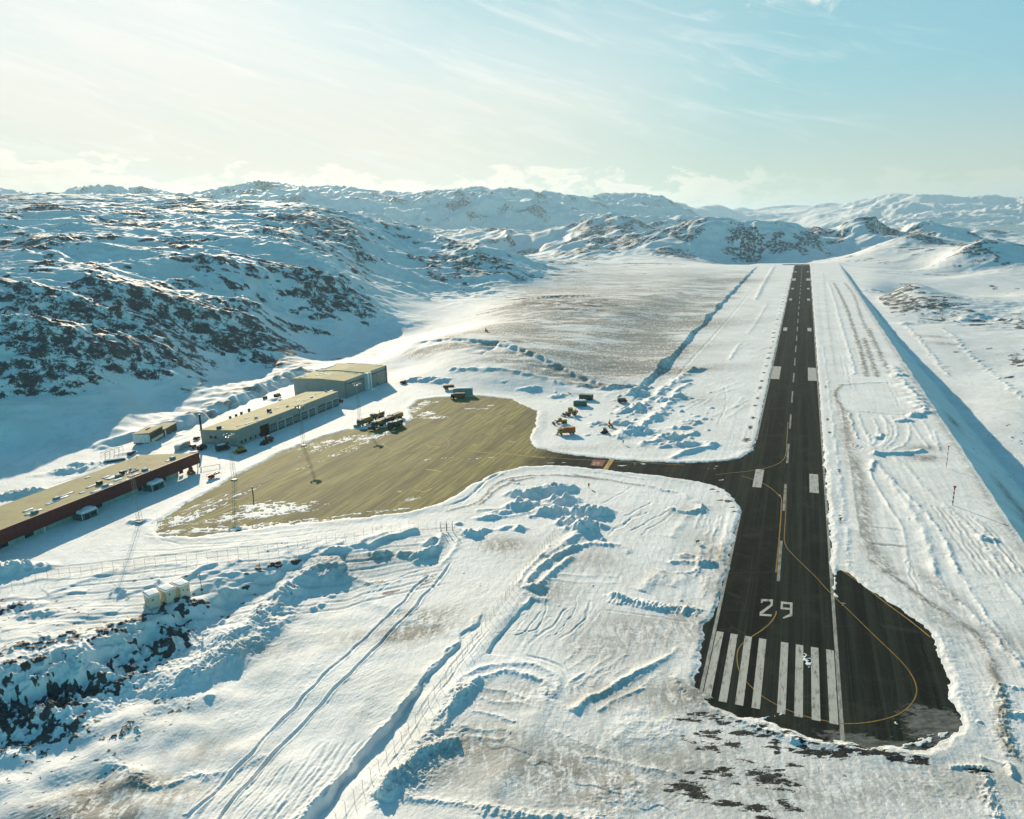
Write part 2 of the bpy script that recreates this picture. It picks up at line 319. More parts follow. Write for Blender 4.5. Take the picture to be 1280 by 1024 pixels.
def height(GX, GY, CELL, full=True):
    U, S = to_uv(GX, GY); n = len(GX)
    I = interp(GX, GY); z = I[:, 0] * np.sqrt(GY); rough = np.clip(I[:, 1], 0, 6); rock = np.clip(I[:, 2], 0, 1)
    # hummocky relief, foliated along one direction
    a = R(-28); xx = GX * math.cos(a) - GY * math.sin(a); yy = GX * math.sin(a) + GY * math.cos(a)
    wx = gnoise(GX / 90, GY / 90, 40) * 18; wy = gnoise(GX / 90, GY / 90, 41) * 18
    big = fbm(xx / 1.7 + wx, yy + wy, 620, 3, CELL, 1)
    mid = fbm(xx / 1.9 + wx, yy + wy, 120, 4, CELL, 5, .55, True)
    fine = fbm(xx / 1.5 + wx * .4, yy + wy * .4, 14, 4, CELL, 9, .6, True)
    far = sst(GY, 1800, 4500)
    re = rough * np.where(GY < 2600, .18 + .40 * sst(rough, .35, .8) + .75 * rock, 1.0)
    z = z + re * (big * (4 + 32 * sst(GY, 2600, 4500)) * sst(GY, 700, 1800) + mid * (11.0 + 18 * sst(GY, 2600, 4500)) + fine * (2.6 + 3 * far))
    mm = sst(GY, 1700, 2300) * (1 - sst(GY, 4300, 5600)) * np.clip(rough * 1.6, 0, 1)
    z = z + mm * (fbm(xx / 1.8 + wx * 3, yy + wy * 3, 560, 5, CELL, 51, .55, True) - .22) * (48 - 22 * sst(GX / GY, .02, .2))
    rock = np.maximum(rock, (.55 - .25 * sst(GY, 3000, 4200)) * mm)
    rn = .8 * fbm(xx / 1.8 + wx, yy + wy, 17, 4, CELL, 14, .8) + .30 * fbm(xx / 2 + wx, yy + wy, 60, 2, CELL, 24) + 1.15 * fbm(GX, GY, 150, 3, CELL, 19) + .45 * fbm(xx / 5, yy + wy, 24, 3, CELL, 29, .6, True) + .3 * (mid - .2) - .1
    rk = np.clip(rock * 1.0 - .78 + rn * .9, -1, 1)
    rk = rk - .35 * (1 - sst(rock, .1, .32)) * (GY < 1700)
    # airfield platform
    fl = poly_sd(GX, GY, FLAT); wfl = 1 - sst(fl, 0, 30)
    near = wfl > 0
    z = z * (1 - wfl); rk = rk - wfl * 2
    # right bank
    h = np.interp(S, HS[:, 0], HS[:, 1]); en = (S > -75) & (S < 1700)
    edge = 75 + gnoise(S / 20, S * 0, 3) * .7
    prof = np.maximum(-h, -(U - edge) / 1.45)
    kk = sst(U, edge + h * 1.45 + 4, edge + h * 1.45 + 70)
    tps_z = I[:, 0] * np.sqrt(GY) + rough * (mid * 7 + fine * 1.4)
    endf = sst(S, -110, -60) * (1 - sst(S, 1500, 1700))
    zr = prof * (1 - kk) + tps_z * kk; rk = np.where((U > edge) & (U < edge + h * 1.45 + 14) & (S > -90) & (S < 1700), -1, rk)
    mR = (U > edge)
    z = np.where(mR, zr * endf + z * (1 - endf), z)
    # left cutting: ground beyond the strip stands higher
    hl = np.interp(S, [260, 330, 700, 1300, 1500, 1560], [0, 4.0, 3.2, 2.2, 1.6, 0]); eL = -90 + gnoise(S / 60, S * 0, 6) * 2.0 + gnoise(S / 9, S * 0, 7) * .9
    hl = hl * (.8 + .5 * gnoise(S / 33, S * 0, 8)); dl = eL - U; kl = sst(dl, 10, 90)
    zl = np.minimum(hl, dl * 1.3) * (1 - kl) + np.maximum(tps_z, 0) * kl
    mL = (U < eL) & (S > 262) & (S < 1560) & (U > -400)
    wl = sst(S, 262, 300) * (1 - sst(S, 1500, 1560))
    z = np.where(mL, zl * wl + z * (1 - wl), z)
    return z, rk, rough, rock
Z, RK, ROUGH, ROCK = height(GX, GY, CELL)
_g = np.clip((np.gradient(Z.reshape(NR, NC), axis=0) / np.gradient(rows)[:, None]).ravel(), -1.5, 1.8)
RK = np.clip(RK + np.clip(ROUGH, 0, 1) * .45 * (_g - .35), -1, .10)
DIRT = np.zeros(len(GX), np.float32); BARE = np.zeros(len(GX), np.float32) - 1
# thin windblown snow over brown tundra
def blob_w(cx, cy, rx, ry, ang=0):
    a = R(ang); dx, dy = GX - cx, GY - cy
    p = (dx * math.cos(a) + dy * math.sin(a)) / rx; q = (-dx * math.sin(a) + dy * math.cos(a)) / ry
    return np.exp(-(p * p + q * q))

PLATEAU = [gp(*p)[:2] for p in ((548, 426, 13), (640, 431, 15), (700, 456, 10), (785, 488, 3), (812, 480, 3), (948, 337, 3), (860, 334, 6), (740, 334, 14), (690, 345, 15), (640, 368, 15), (600, 402, 16))]
_pd = poly_sd(GX, GY, PLATEAU); _pm = (1 - sst(_pd + 22 * gnoise(GX / 40, GY / 40, 80), -25, 12))
_pn = sst(gnoise(GX / 70, GY / 28, 81) + .6 * gnoise(GX / 24, GY / 9, 82) + .4 * gnoise(GX / 9, GY / 5, 84), -.55, .45)
DIRT = np.maximum(DIRT, _pm * (.18 + .85 * _pn) * (1 - .65 * sst(GY, 800, 1400))).astype(np.float32)
Z += _pm * (.30 * fbm(GX * .5, GY, 9, 3, CELL, 83, .7, True))

# ------------------------------------------------------------------ strokes on the ground
def sub(pts, m):
    xs = [p[0] for p in pts]; ys = [p[1] for p in pts]
    k = np.nonzero((GX > min(xs) - m) & (GX < max(xs) + m) & (GY > min(ys) - m) & (GY < max(ys) + m))[0]
    return k
def resamp(px):
    return [p[1:] if p[0] == 'w' else gp(*p)[:2] for p in px]
def smooth(pts, k=2):
    for _ in range(k):
        o = [pts[0]]
        for a, b in zip(pts[:-1], pts[1:]):
            o += [tuple(.75 * np.array(a) + .25 * np.array(b)), tuple(.25 * np.array(a) + .75 * np.array(b))]
        o.append(pts[-1]); pts = o
    return pts
_sid = [100]
def stroke(px, kind='ridge', h=1.0, w=1.5, back=None, chunk=0.0, wob=.4, fade=6.0, bare=0, dirt=0):
    """ridge: symmetric bump; groove: dent; cliff: h up on the left of its direction, w face, back = fade length;
       wind: short steep face right, long tail left"""
    _sid[0] += 3; sd = _sid[0]
    pts = smooth(resamp(px)); m = max(w * 4, (back or 0) * 3.5) + 3
    k = sub(pts, m)
    if len(k) == 0: return
    k = k[(GY[k] < 3000)]
    x, y = GX[k], GY[k]
    wbx = gnoise(x / 6, y / 6, sd) * wob * 2; wby = gnoise(x / 6, y / 6, sd + 1) * wob * 2
    d, s, pos, over = line_sd(x + wbx, y + wby, pts)
    sdist = d * s
    if isinstance(h, (list, tuple)): h = np.interp(pos / (len(pts) - 1), np.linspace(0, 1, len(h)), h)
    amp = h * np.clip(1 - over / fade, 0, 1) * (.8 + .35 * gnoise(x / 9, y / 9, sd + 2))
    amp = amp * (1.0 if kind in ('cliff', 'drop') else (.55 if max(h if isinstance(h, list) else [float(np.max(h))]) < 1.4 else .75)); e = np.clip(np.minimum(pos, len(pts) - 1 - pos) / (len(pts) * .08), 0.15, 1) if fade > 0 else 1
    if kind == 'ridge': g = np.exp(-(np.abs(sdist) / w) ** 1.45)
    elif kind == 'groove': g = -np.exp(-(sdist / w) ** 2) + .5 * np.exp(-((np.abs(sdist) - 1.7 * w) / (.7 * w)) ** 2)
    elif kind == 'cliff':
        g = np.where(sdist > 0, np.exp(-sdist / (back or 10)), 0) * sst(sdist, 0, w)
    elif kind == 'drop':
        g = -np.where(sdist < 0, np.exp(sdist / (back or 10)), 0) * sst(-sdist, 0, w)
    elif kind == 'wind': g = np.where(sdist > 0, np.exp(-sdist / (back or 4)), np.exp(-(sdist / w) ** 2))
    dz = amp * e * g
    if chunk:
        c = fbm(x, y, 2.2, 3, CELL[k] * .8, sd + 5, .75, True) + .5 * gnoise(x / 5, y / 5, sd + 8)
        dz = dz * (1 + chunk * .6 * c) + chunk * .13 * c * np.exp(-(d / (w * 1.6)) ** 2) * np.minimum(h, 2)
    Z[k] += dz
    if bare: BARE[k] = np.maximum(BARE[k], bare * np.exp(-(d / (w * 1.1)) ** 2) - 1 + .0)
    if dirt: DIRT[k] = np.maximum(DIRT[k], dirt * np.exp(-(d / (w * 1.3)) ** 2) * np.clip(1 - over / fade, 0, 1))
def pile(px, py, rx, ry, h, ang=0, rough=1.0, world=None):
    """heap of ploughed snow blocks"""
    _sid[0] += 3; sd = _sid[0]
    c = world or gp(px, py); k = sub([c], max(rx, ry) * 2.2)
    if len(k) == 0: return
    x, y = GX[k], GY[k]; a = R(ang); dx, dy = x - c[0], y - c[1]
    p = (dx * math.cos(a) + dy * math.sin(a)) / rx; q = (-dx * math.sin(a) + dy * math.cos(a)) / ry
    r = np.sqrt(p * p + q * q) + .28 * gnoise(x / (rx * .5 + 1), y / (rx * .5 + 1), sd)
    g = 1 - sst(r, .25, 1.15)
    n = fbm(x, y, 4.2, 4, CELL[k] * .8, sd + 1, .68, True)
    Z[k] += .85 * h * g * (.66 + .62 * n * rough)
def chaos(px, py, rx, ry, amp, lam=6, ang=0):
    c = gp(px, py); k = sub([c], max(rx, ry) * 2.2)
    if len(k) == 0: return
    _sid[0] += 3
    x, y = GX[k], GY[k]; a = R(ang); dx, dy = x - c[0], y - c[1]
    p = (dx * math.cos(a) + dy * math.sin(a)) / rx; q = (-dx * math.sin(a) + dy * math.cos(a)) / ry
    g = np.exp(-(p * p + q * q) ** 1.5)
    n = fbm(x, y, lam, 4, CELL[k], _sid[0], .6, True)
    Z[k] += amp * g * np.clip(n + .1, 0, 2)
def dirt(px, py, rx, ry, a, ang=0, z=0):
    c = gp(px, py, z); global DIRT
    DIRT = np.maximum(DIRT, a * blob_w(c[0], c[1], rx, ry, ang)).astype(np.float32)
def bare(px, py, rx, ry, a=1.0, ang=0):
    c = gp(px, py); k = sub([c], max(rx, ry) * 3)
    x, y = GX[k], GY[k]; an = R(ang); dx, dy = x - c[0], y - c[1]
    p = (dx * math.cos(an) + dy * math.sin(an)) / rx; q = (-dx * math.sin(an) + dy * math.cos(an)) / ry
    BARE[k] = np.maximum(BARE[k], a * (1 - np.sqrt(p * p + q * q)))
def rockat(px, py, rx, ry, a, ang=0, z=0):
    c = gp(px, py, z); k = sub([c], max(rx, ry) * 2.5); x, y = GX[k], GY[k]; an = R(ang); dx, dy = x - c[0], y - c[1]
    p = (dx * math.cos(an) + dy * math.sin(an)) / rx; q = (-dx * math.sin(an) + dy * math.cos(an)) / ry
    g = np.exp(-(p * p + q * q)); n = fbm(x, y, 3.0, 4, CELL[k] * .8, 33, .8)
    RK[k] = np.maximum(RK[k], (g * a - .60 + .85 * n) * .8); ROUGH[k] = np.maximum(ROUGH[k], g * .5)
def zo(ox, oy, sc, pts): return [(ox + p[0] * sc, oy + p[1] * sc) for p in pts]
zA = lambda *p: zo(340, 560, .28125, p)
zB = lambda *p: zo(360, 780, .3125, p)
zC = lambda *p: zo(640, 560, .25, p)
zR = lambda *p: zo(1000, 440, .27344, p)
zS = lambda *p: zo(1020, 700, .3163, p)
zT = lambda *p: zo(600, 720, .29674, p)
z7 = lambda *p: zo(780, 320, .29285, p)
zP = lambda *p: zo(200, 640, .25, p)
zU = lambda *p: zo(560, 380, .23438, p)
zV = lambda *p: zo(480, 560, .17188, p)
zW = lambda *p: zo(960, 400, .25, p)
zF = lambda *p: zo(0, 820, .20313, p)
# rock outcrop above the lower field
crest = [(-220, 930), (-100, 892), (0, 860), (50, 842), (100, 824), (150, 797), (195, 772), (240, 750), (300, 724), (350, 703), (385, 690)]
stroke(crest, 'cliff', [3.0, 3.2, 2.6, 1.8, .8, .5], 4, back=30, wob=2.2, fade=8)
stroke(crest, 'drop', [8, 7.4, 5.6, 3.6, 2.0, 1.2], 5, back=50, wob=2.0, fade=90)
for x, y, rx, ry, a in [(-60, 905, 12, 6, 1), (8, 882, 9, 6, 1.15), (40, 868, 8, 6, 1.2), (75, 852, 8, 5, 1.15), (105, 842, 7, 4, 1.1), (130, 830, 6, 4, .9), (160, 812, 7, 4, .85), (200, 790, 7, 4, 1.0), (215, 775, 5, 4, .9), (160, 778, 8, 2.5, .8),
        (232, 752, 5, 3, .9), (190, 765, 9, 3, .75), (120, 795, 10, 3, .8), (40, 815, 12, 4, .7), (20, 840, 9, 3, .75), (70, 800, 10, 3, .6), (215, 748, 6, 3, .7), (335, 708, 8, 2, .7), (355, 702, 6, 2, .8), (150, 885, 5, 3, .4), (20, 905, 10, 4, .8), (60, 890, 8, 4, .75)]:
    rockat(x, y, rx, ry, a, 30)
chaos(100, 830, 26, 12, 1.2, 3, 35); chaos(20, 870, 22, 12, 1.5, 3.5, 35); chaos(190, 785, 16, 9, 1.2, 3, 35)
for x, y, rx, ry, h in [(100, 838, 9, 5, 1.6), (60, 862, 8, 5, 1.8), (205, 785, 8, 5, 2.0), (235, 748, 6, 4, 1.2), (10, 885, 9, 6, 1.8)]: pile(x, y, rx, ry, h, 35, .9)
# ploughed snow bank and its lumps
stroke([(195, 848), (240, 815), (290, 778), (335, 745), (372, 716), (405, 702), (430, 703)], 'ridge', [1.5, 3.0, 3.8, 3.8, 3.6, 3.0, 2.2], 4.6, chunk=.42, wob=1.2, fade=10)
stroke([(250, 826), (300, 790), (340, 765), (368, 742)], 'ridge', [.8, 2.0, 1.6, .8], 3.2, chunk=.5, wob=1.2)
stroke([(425, 703), (440, 712), (460, 718), (482, 722), (500, 716)], 'ridge', [1.5, .8, .5, .4], 1.6, chunk=.4)
for p in zP((300, 470), (500, 520), (800, 390), (230, 810), (850, 350), (760, 410)): pile(*p, 1.6, 1.2, .9)
stroke(zF((600, 470), (700, 515), (850, 580), (950, 605), (1100, 575), (1270, 550)), 'ridge', .8, 1.1, chunk=.9, wob=.8)
stroke([(250, 935), (290, 930), (330, 915)], 'ridge', .4, .9, chunk=.7)
# twin ruts across the lower field
for a, h in ((zo(0, 680, .336, [(600, 1024), (700, 900), (860, 750), (1072, 545)]) + zA((330, 850), (430, 770), (550, 680), (630, 600), (700, 540)), .75), (zo(0, 680, .336, [(740, 1010), (850, 870), (960, 740), (1072, 640)]) + zA((440, 850), (530, 770), (600, 710), (720, 590), (800, 500)), .85)):
    stroke(a, 'groove', h * .9, .42, wob=.3, chunk=.2)
for o in (8, 15, 26): stroke([(x - o, y + o * .2) for x, y in zA((480, 600), (560, 560), (640, 530), (700, 520))], 'groove', .2, .35)
for i in range(9):
    x0 = 190 + i * 14 + random.uniform(-5, 5); stroke([(x0, 1030), (x0 + 55, 965 + i), (x0 + 95, 925)], 'groove', .2, .35)
for i in range(6):
    x0 = 300 + i * 11; stroke([(x0, 1030), (x0 + 50, 970), (x0 + 100, 905)], 'groove', .22, .4)
stroke([(330, 1028), (380, 985), (420, 955)], 'ridge', .6, 1.0, chunk=.9)
# ditch with overhanging left lip
dl_ = [(330, 1060), (360, 1022), (400, 972), (450, 920), (500, 868), (545, 822), (575, 795), (605, 765)]
stroke(dl_, 'drop', [3.4, 3.2, 2.8, 2.4, 1.8, 1.3, .9, .5], 1.0, back=7.5, wob=.7, fade=5); stroke(dl_, 'ridge', [.9, .9, .8, .7, .5, .3], .7, chunk=1.0, wob=.8)
stroke([(440, 1040), (500, 945), (570, 850), (640, 765), (690, 700)], 'ridge', [1.6, 1.5, 1.3, 1.0, .6], 5.5, wob=.5, fade=12)
for o in (0, 5, 11): stroke([(420 + o, 1020), (480 + o, 935), (545 + o, 850), (600 + o, 788)], 'groove', .35, .4, wob=.3)
# turning pad in the foreground
stroke(zB((385, 650), (440, 590), (510, 530), (590, 475), (665, 455)), 'ridge', [1.8, 3.2, 3.4, 3.0, 1.8], 2.9, chunk=.6, wob=1.0, fade=3)
stroke(zB((590, 420), (640, 350), (690, 270), (760, 220)), 'ridge', [1.5, 1.8, 1.5, 1.0], 1.7, chunk=.75, wob=.8)
stroke(zB((500, 480), (580, 380), (640, 270), (720, 190), (850, 160), (950, 150), (1040, 190), (1085, 240), (1050, 300)), 'ridge', .75, 1.2, chunk=.5, wob=.5)
stroke(zB((740, 235), (850, 190), (940, 195), (1020, 230), (1035, 290)), 'ridge', 1.0, 1.1, chunk=.6, wob=.5)
stroke(zB((960, 130), (1080, 160), (1120, 210), (1150, 280)), 'groove', .4, .5)
for a in (((780, 250), (880, 275), (980, 300)), ((730, 340), (820, 365), (910, 390)), ((690, 400), (790, 420), (890, 440)), ((640, 435), (760, 445), (870, 455)), ((760, 290), (860, 310), (960, 330))): stroke(zB(*a), 'ridge', .42, .7, chunk=.9, wob=.5)
stroke(zB((1030, 290), (930, 480), (850, 640), (770, 800)), 'ridge', [.8, 1.1, 1.1, .9], 4.2, wob=.4, fade=4)
stroke(zB((440, 650), (560, 672), (700, 705), (850, 735), (1000, 765), (1270, 785)), 'ridge', .55, .8, chunk=1.0, wob=.5)
stroke(zT((385, 575), (440, 530), (530, 490), (620, 430), (700, 392), (770, 355), (850, 290)), 'ridge', [1.5, 1.3, 1.2, 1.1, 1.0, .6, .2], 1.1, chunk=.35, wob=.5)
stroke(zT((500, 575), (580, 522), (690, 465)), 'ridge', .5, .6, chunk=.7)
stroke(zT((20, 330), (70, 260), (150, 170), (215, 100)), 'drop', .9, .6, back=3)
for i in range(11):
    x0 = 60 + i * 34 + random.uniform(-20, 20); y9 = random.uniform(70, 170); stroke(zT((x0, random.uniform(230, 345)), (x0 + 50, 235), (x0 + 105, 170), (x0 + 130, y9)), 'groove', random.uniform(.1, .34), random.uniform(.25, .5), wob=.6)
for i in range(14):
    x0 = 380 + random.uniform(-40, 320); y0 = 420 + random.uniform(-60, 60); stroke(zT((x0, y0), (x0 + 40, y0 - 35), (x0 + 90, y0 - 70)), 'ridge', .22, .5, chunk=1)
stroke(zT((545, 80), (620, 95), (700, 118), (780, 138), (870, 145), (940, 150)), 'ridge', 1.15, 1.0, chunk=1.3, wob=.8)
for x in range(550, 940, 17): stroke(zT((x - 12, 112 + (x - 550) * .17), (x + 8, 78 + (x - 550) * .17)), 'ridge', .75, .45, fade=1.5)
for x in range(10, 330, 22): stroke(zT((x - 14, 1000 + x * .1), (x + 10, 955 + x * .12)), 'ridge', .5, .45, fade=1.5)
stroke(zT((0, 690), (140, 640), (250, 600)), 'ridge', .0, .6)
stroke(zT((420, 755), (600, 790), (820, 835)), 'ridge', .35, .8, chunk=.9); stroke(zT((300, 650), (420, 690), (520, 740)), 'ridge', .3, .8, chunk=.9)
stroke(zT((520, 140), (700, 170), (900, 200)), 'groove', .2, .4)
for c in ((560, 950, 14, 6), (760, 650, 8, 5), (620, 640, 10, 4), (740, 20, 9, 4)): p = zT(c[:2])[0]; pile(*p, c[2], c[3], .35, 50, 1.0)
stroke(zC((880, 340), (830, 400), (790, 450)), 'ridge', .9, 2.0, wob=.3, fade=2); stroke(zC((750, 610), (690, 670), (640, 720)), 'ridge', .9, 2.6, wob=.3, fade=3); stroke(zC((870, 630), (830, 670), (800, 700)), 'ridge', .8, 2.0, wob=.3, fade=3)
# ridge arcs left of the runway
stroke(zC((75, 700), (100, 645), (160, 590), (230, 540), (300, 505), (380, 482), (470, 480), (560, 500), (592, 528)), 'ridge', [1.3, 1.6, 1.6, 1.4, 1.1, .8, .5], 1.2, chunk=.55, wob=.5)
stroke(zC((140, 700), (185, 640), (240, 590), (305, 545)), 'ridge', [1.8, 1.6, 1.3, .6], 1.2, chunk=.4, wob=.4)
pile(*zC((115, 705))[0], 4, 2.2, 1.8); stroke(zC((15, 700), (60, 640), (110, 580), (165, 520), (195, 490)), 'ridge', 1.0, .9, chunk=.6); stroke(zC((30, 690), (55, 735), (110, 760), (180, 770)), 'ridge', .7, .9, chunk=.6)
stroke(zC((95, 760), (60, 800)), 'ridge', .8, .8)
for y in (630, 660): stroke(zC((170, y), (330, y + 10), (530, y + 12)), 'ridge', .3, .7, chunk=1)
for a in (((530, 400), (600, 355), (690, 320)), ((480, 440), (560, 370), (660, 320)), ((600, 420), (690, 360), (780, 320)), ((560, 345), (650, 300), (700, 275)), ((640, 440), (740, 370), (800, 330))): stroke(zC(*a), 'groove', .4, .5, wob=.5)
# large heaps of ploughed snow
for x, y, rx, ry, h, a in [(650, 632, 8, 5, 3.0, 20), (668, 618, 9, 5, 3.4, 20), (695, 612, 10, 5, 3.4, 0), (703, 626, 8, 4.5, 3.0, 10), (685, 640, 7, 4, 2.6, 0), (728, 640, 13, 4.5, 3.6, -10), (712, 652, 8, 4, 2.2, 20), (731, 660, 9, 5, 3.8, 15), (650, 661, 3.5, 2.2, 1.8, 0), (626, 641, 7, 2.5, 1.6, 10), (610, 647, 6, 2, 1.3, 10),
        (590, 668, 5, 3, 2.2, 0), (572, 655, 3, 1.5, 1, 0), (603, 663, 4, 2, 1.4, 0), (757, 640, 4, 2, .8, 0), (422, 687, 5, 2.6, 1.9, 10), (475, 690, 6, 2.4, 1.5, 0), (508, 690, 4, 2, 1.4, 0), (540, 677, 4, 2.2, 2.0, 30), (530, 690, 6, 2.4, 1.8, 30), (632, 660, 5, 2, .9, 20), (640, 618, 4, 3, 2, 0),
        (797, 493, 7, 4, 3.4, 30), (806, 486, 5, 3, 2.4, 30), (788, 512, 9, 4, 3.0, 30), (778, 530, 6, 3, 2.4, 0), (797, 540, 8, 4, 3.0, 0), (837, 547, 5, 3, 2.2, 0), (747, 530, 6, 3, 2.0, 0), (820, 524, 6, 3, 1.4, 20), (850, 535, 6, 3, 1.6, 0), (865, 528, 5, 3, 1.6, 0), (858, 556, 9, 2.5, 2.0, 10), (832, 501, 5, 3, 2.2, 0), (850, 497, 5, 3, 2, 0),
        (872, 463, 14, 4, 2.6, 35), (855, 477, 10, 3, 1.6, 35), (663, 490, 9, 3, 2.2, 0), (735, 486, 9, 3, 2.0, 0), (758, 488, 8, 3, 2.2, 0), (697, 496, 8, 4, 1.6, 20), (777, 487, 9, 3, 1.8, 0), (515, 477, 10, 4, 3.0, 0), (535, 478, 9, 4, 2.8, 0), (550, 480, 9, 3.5, 2.6, 0), (630, 485, 3, 2, .6, 0),
        (88, 588, 14, 6, 2.4, 20), (105, 582, 10, 5, 2.0, 20), (18, 620, 14, 5, 2.8, 10), (50, 616, 9, 3, 1.5, 0), (25, 712, 13, 5, 2.6, 10), (8, 716, 8, 4, 2, 10), (20, 762, 8, 4, 1.6, 20), (50, 770, 7, 2.5, 1.2, 20), (190, 555, 6, 4, 1.5, 0), (165, 567, 9, 3, 1.3, 10), (215, 545, 8, 4, 1, 10),
        (175, 652, 5, 3, 1.4, 10), (293, 600, 4, 2.5, 1.4, 10), (380, 556, 4, 2.5, 1.4, 10), (257, 545, 3, 2, 2.2, 0), (344, 500, 7, 4, 1.8, 10), (1144, 520, 6, 3.5, 2.6, 20), (1130, 526, 6, 3, 1.8, 10), (1122, 470, 7, 4, 1.5, 0), (1234, 674, 3.4, 2, 1.5, 0), (1225, 672, 2, 1.4, .8, 0), (286, 716, 4, 2, .9, 20), (275, 724, 3, 2, .8, 10), (288, 732, 4, 2, .8, 0)]:
    g9 = 1.4 if 775 < x < 880 and 480 < y < 560 else 1.0
    pile(x, y, rx * g9, ry * g9, h * (1.15 if g9 > 1 else 1), a)
stroke([(770, 548), (800, 535), (830, 512), (850, 492)], 'ridge', 2.4, 3, chunk=.9, wob=1.5); stroke([(800, 556), (840, 548), (872, 540)], 'ridge', 2.0, 2.2, chunk=.9, wob=1.2); stroke([(790, 520), (812, 500), (840, 480), (868, 462)], 'ridge', 2.2, 2.6, chunk=.8, wob=1.5)
for i in range(70):
    x = random.uniform(790, 890); y = random.uniform(490, 560); pile(x, y, random.uniform(1, 3.4), random.uniform(.8, 2), random.uniform(.4, 1.4), random.uniform(0, 60))
for i in range(40):
    x = random.uniform(690, 800); y = random.uniform(482, 545); pile(x, y, random.uniform(1, 3), random.uniform(.8, 1.8), random.uniform(.3, 1.0), random.uniform(0, 60))
for i in range(60):
    x = random.uniform(635, 760); y = 610 + (x - 635) * .3 + random.uniform(-12, 30); pile(x, y, random.uniform(.8, 2.2), random.uniform(.6, 1.6), random.uniform(.3, 1.0))
stroke([(730, 664), (710, 678), (692, 690), (684, 697)], 'ridge', [2.6, 2.2, 1.6, 1.0], 2.4, chunk=.3)
stroke([(562, 473), (600, 475), (640, 478), (680, 482), (706, 487)], 'ridge', [1.8, 2.4, 2.4, 2.2, 1.4], 2.8, chunk=.5, wob=1.2)
stroke([(500, 482), (560, 484), (620, 490), (700, 499)], 'groove', .3, .6)
stroke(z7((205, 868), (270, 835), (340, 822), (400, 800)), 'ridge', 2.0, 2.0, chunk=.4)
stroke(z7((640, 45), (600, 110), (560, 190)), 'ridge', 1.8, 2.6, chunk=.4, wob=1.5); stroke(z7((612, 200), (575, 270), (525, 335)), 'ridge', .9, 1.5, chunk=.4, wob=1.0); stroke(z7((495, 375), (470, 410), (450, 445)), 'ridge', 1.2, 1.5, chunk=.4)
stroke(z7((205, 592), (250, 560), (285, 545)), 'ridge', 1.6, 1.8, chunk=.5); stroke(z7((430, 560), (440, 640), (400, 720)), 'groove', .25, .6); stroke(z7((150, 600), (300, 430), (420, 300), (560, 130)), 'groove', .45, 1.1)
stroke(z7((90, 600), (150, 520), (230, 430)), 'ridge', .5, 2)
for i in range(40):
    u = random.uniform(-62, -22); s = 250 + random.uniform(0, 1) ** 1.6 * 900; L_ = random.uniform(10, 40); a = rw(u, s); b = rw(u + L_ * random.uniform(.1, .5), s + L_)
    stroke([('w', *a[:2]), ('w', *b[:2])], 'ridge', random.uniform(.15, .5), random.uniform(.6, 1.5), chunk=.6)
# tracks beside the taxiway and apron
stroke(zV((460, 458), (600, 422), (690, 395), (750, 330), (790, 270), (900, 220), (1060, 200), (1280, 195), (1500, 215)), 'ridge', .7, .8, chunk=.5, dirt=.8, wob=.3)
stroke(zV((700, 410), (770, 350), (820, 300), (900, 255), (1000, 230), (1100, 212)), 'ridge', .6, .7, chunk=.5, dirt=.8, wob=.3); stroke(zV((755, 225), (800, 200), (870, 190)), 'ridge', 1.1, .9, chunk=.4)
for o in (10, 22, 34, 50): stroke(zV((400 + o * 3, 440 - o * .6), (560 + o * 2, 390 - o), (650 + o, 330 - o * 1.2), (740 + o, 240 - o * .6), (860, 185 - o * .1)), 'groove', .3, .6, wob=.3)
stroke(zC((300, 130), (380, 150), (500, 160), (600, 182), (680, 190)), 'ridge', .7, .8, chunk=.6, dirt=.7); stroke(zC((400, 122), (470, 126), (560, 140), (660, 156)), 'ridge', .7, .6, chunk=.6)
stroke(zC((670, 190), (760, 210), (850, 230), (930, 280), (965, 300)), 'ridge', 1.0, 1.1, chunk=1.0); stroke(zC((780, 305), (850, 325), (910, 325), (960, 295)), 'ridge', 1.5, 1.6, chunk=.8)
stroke(zC((560, 225), (640, 250), (740, 280)), 'groove', .2, .4); stroke(zC((600, 190), (520, 250), (440, 280)), 'groove', .25, .5)
stroke(zC((780, 570), (860, 572), (940, 582), (1030, 592)), 'ridge', 1.2, 1.1, chunk=1.0); pile(*zC((985, 580))[0], 4, 2, 1.5); pile(*zC((870, 540))[0], 3, 2, .9); stroke(zC((830, 630), (890, 632), (930, 600)), 'ridge', .7, .8, chunk=1.0)
for i in range(26):
    x0 = random.uniform(900, 1080); y0 = random.uniform(340, 760); stroke(zC((x0, y0 + 60), (x0 + 15, y0), (x0 + 30, y0 - 50)), 'ridge', .3, .5, chunk=1.0)
for i in range(9):
    y0 = 30 + i * 9; stroke(zo(0, 660, 1, [(60, y0 + 22), (220, y0 + 4 + i * .5), (400, y0 - 14 - i * .3), (560, y0 - 30 - i * .9)]), 'groove', random.uniform(.18, .4), .6, wob=.3, dirt=.25)
stroke([(180, 668), (230, 684), (330, 676), (430, 662)], 'groove', .3, .5); stroke([(150, 690), (230, 688), (300, 680)], 'groove', .3, .6)
stroke([(190, 668), (240, 676), (300, 671), (400, 660)], 'ridge', .45, .9, chunk=.4)
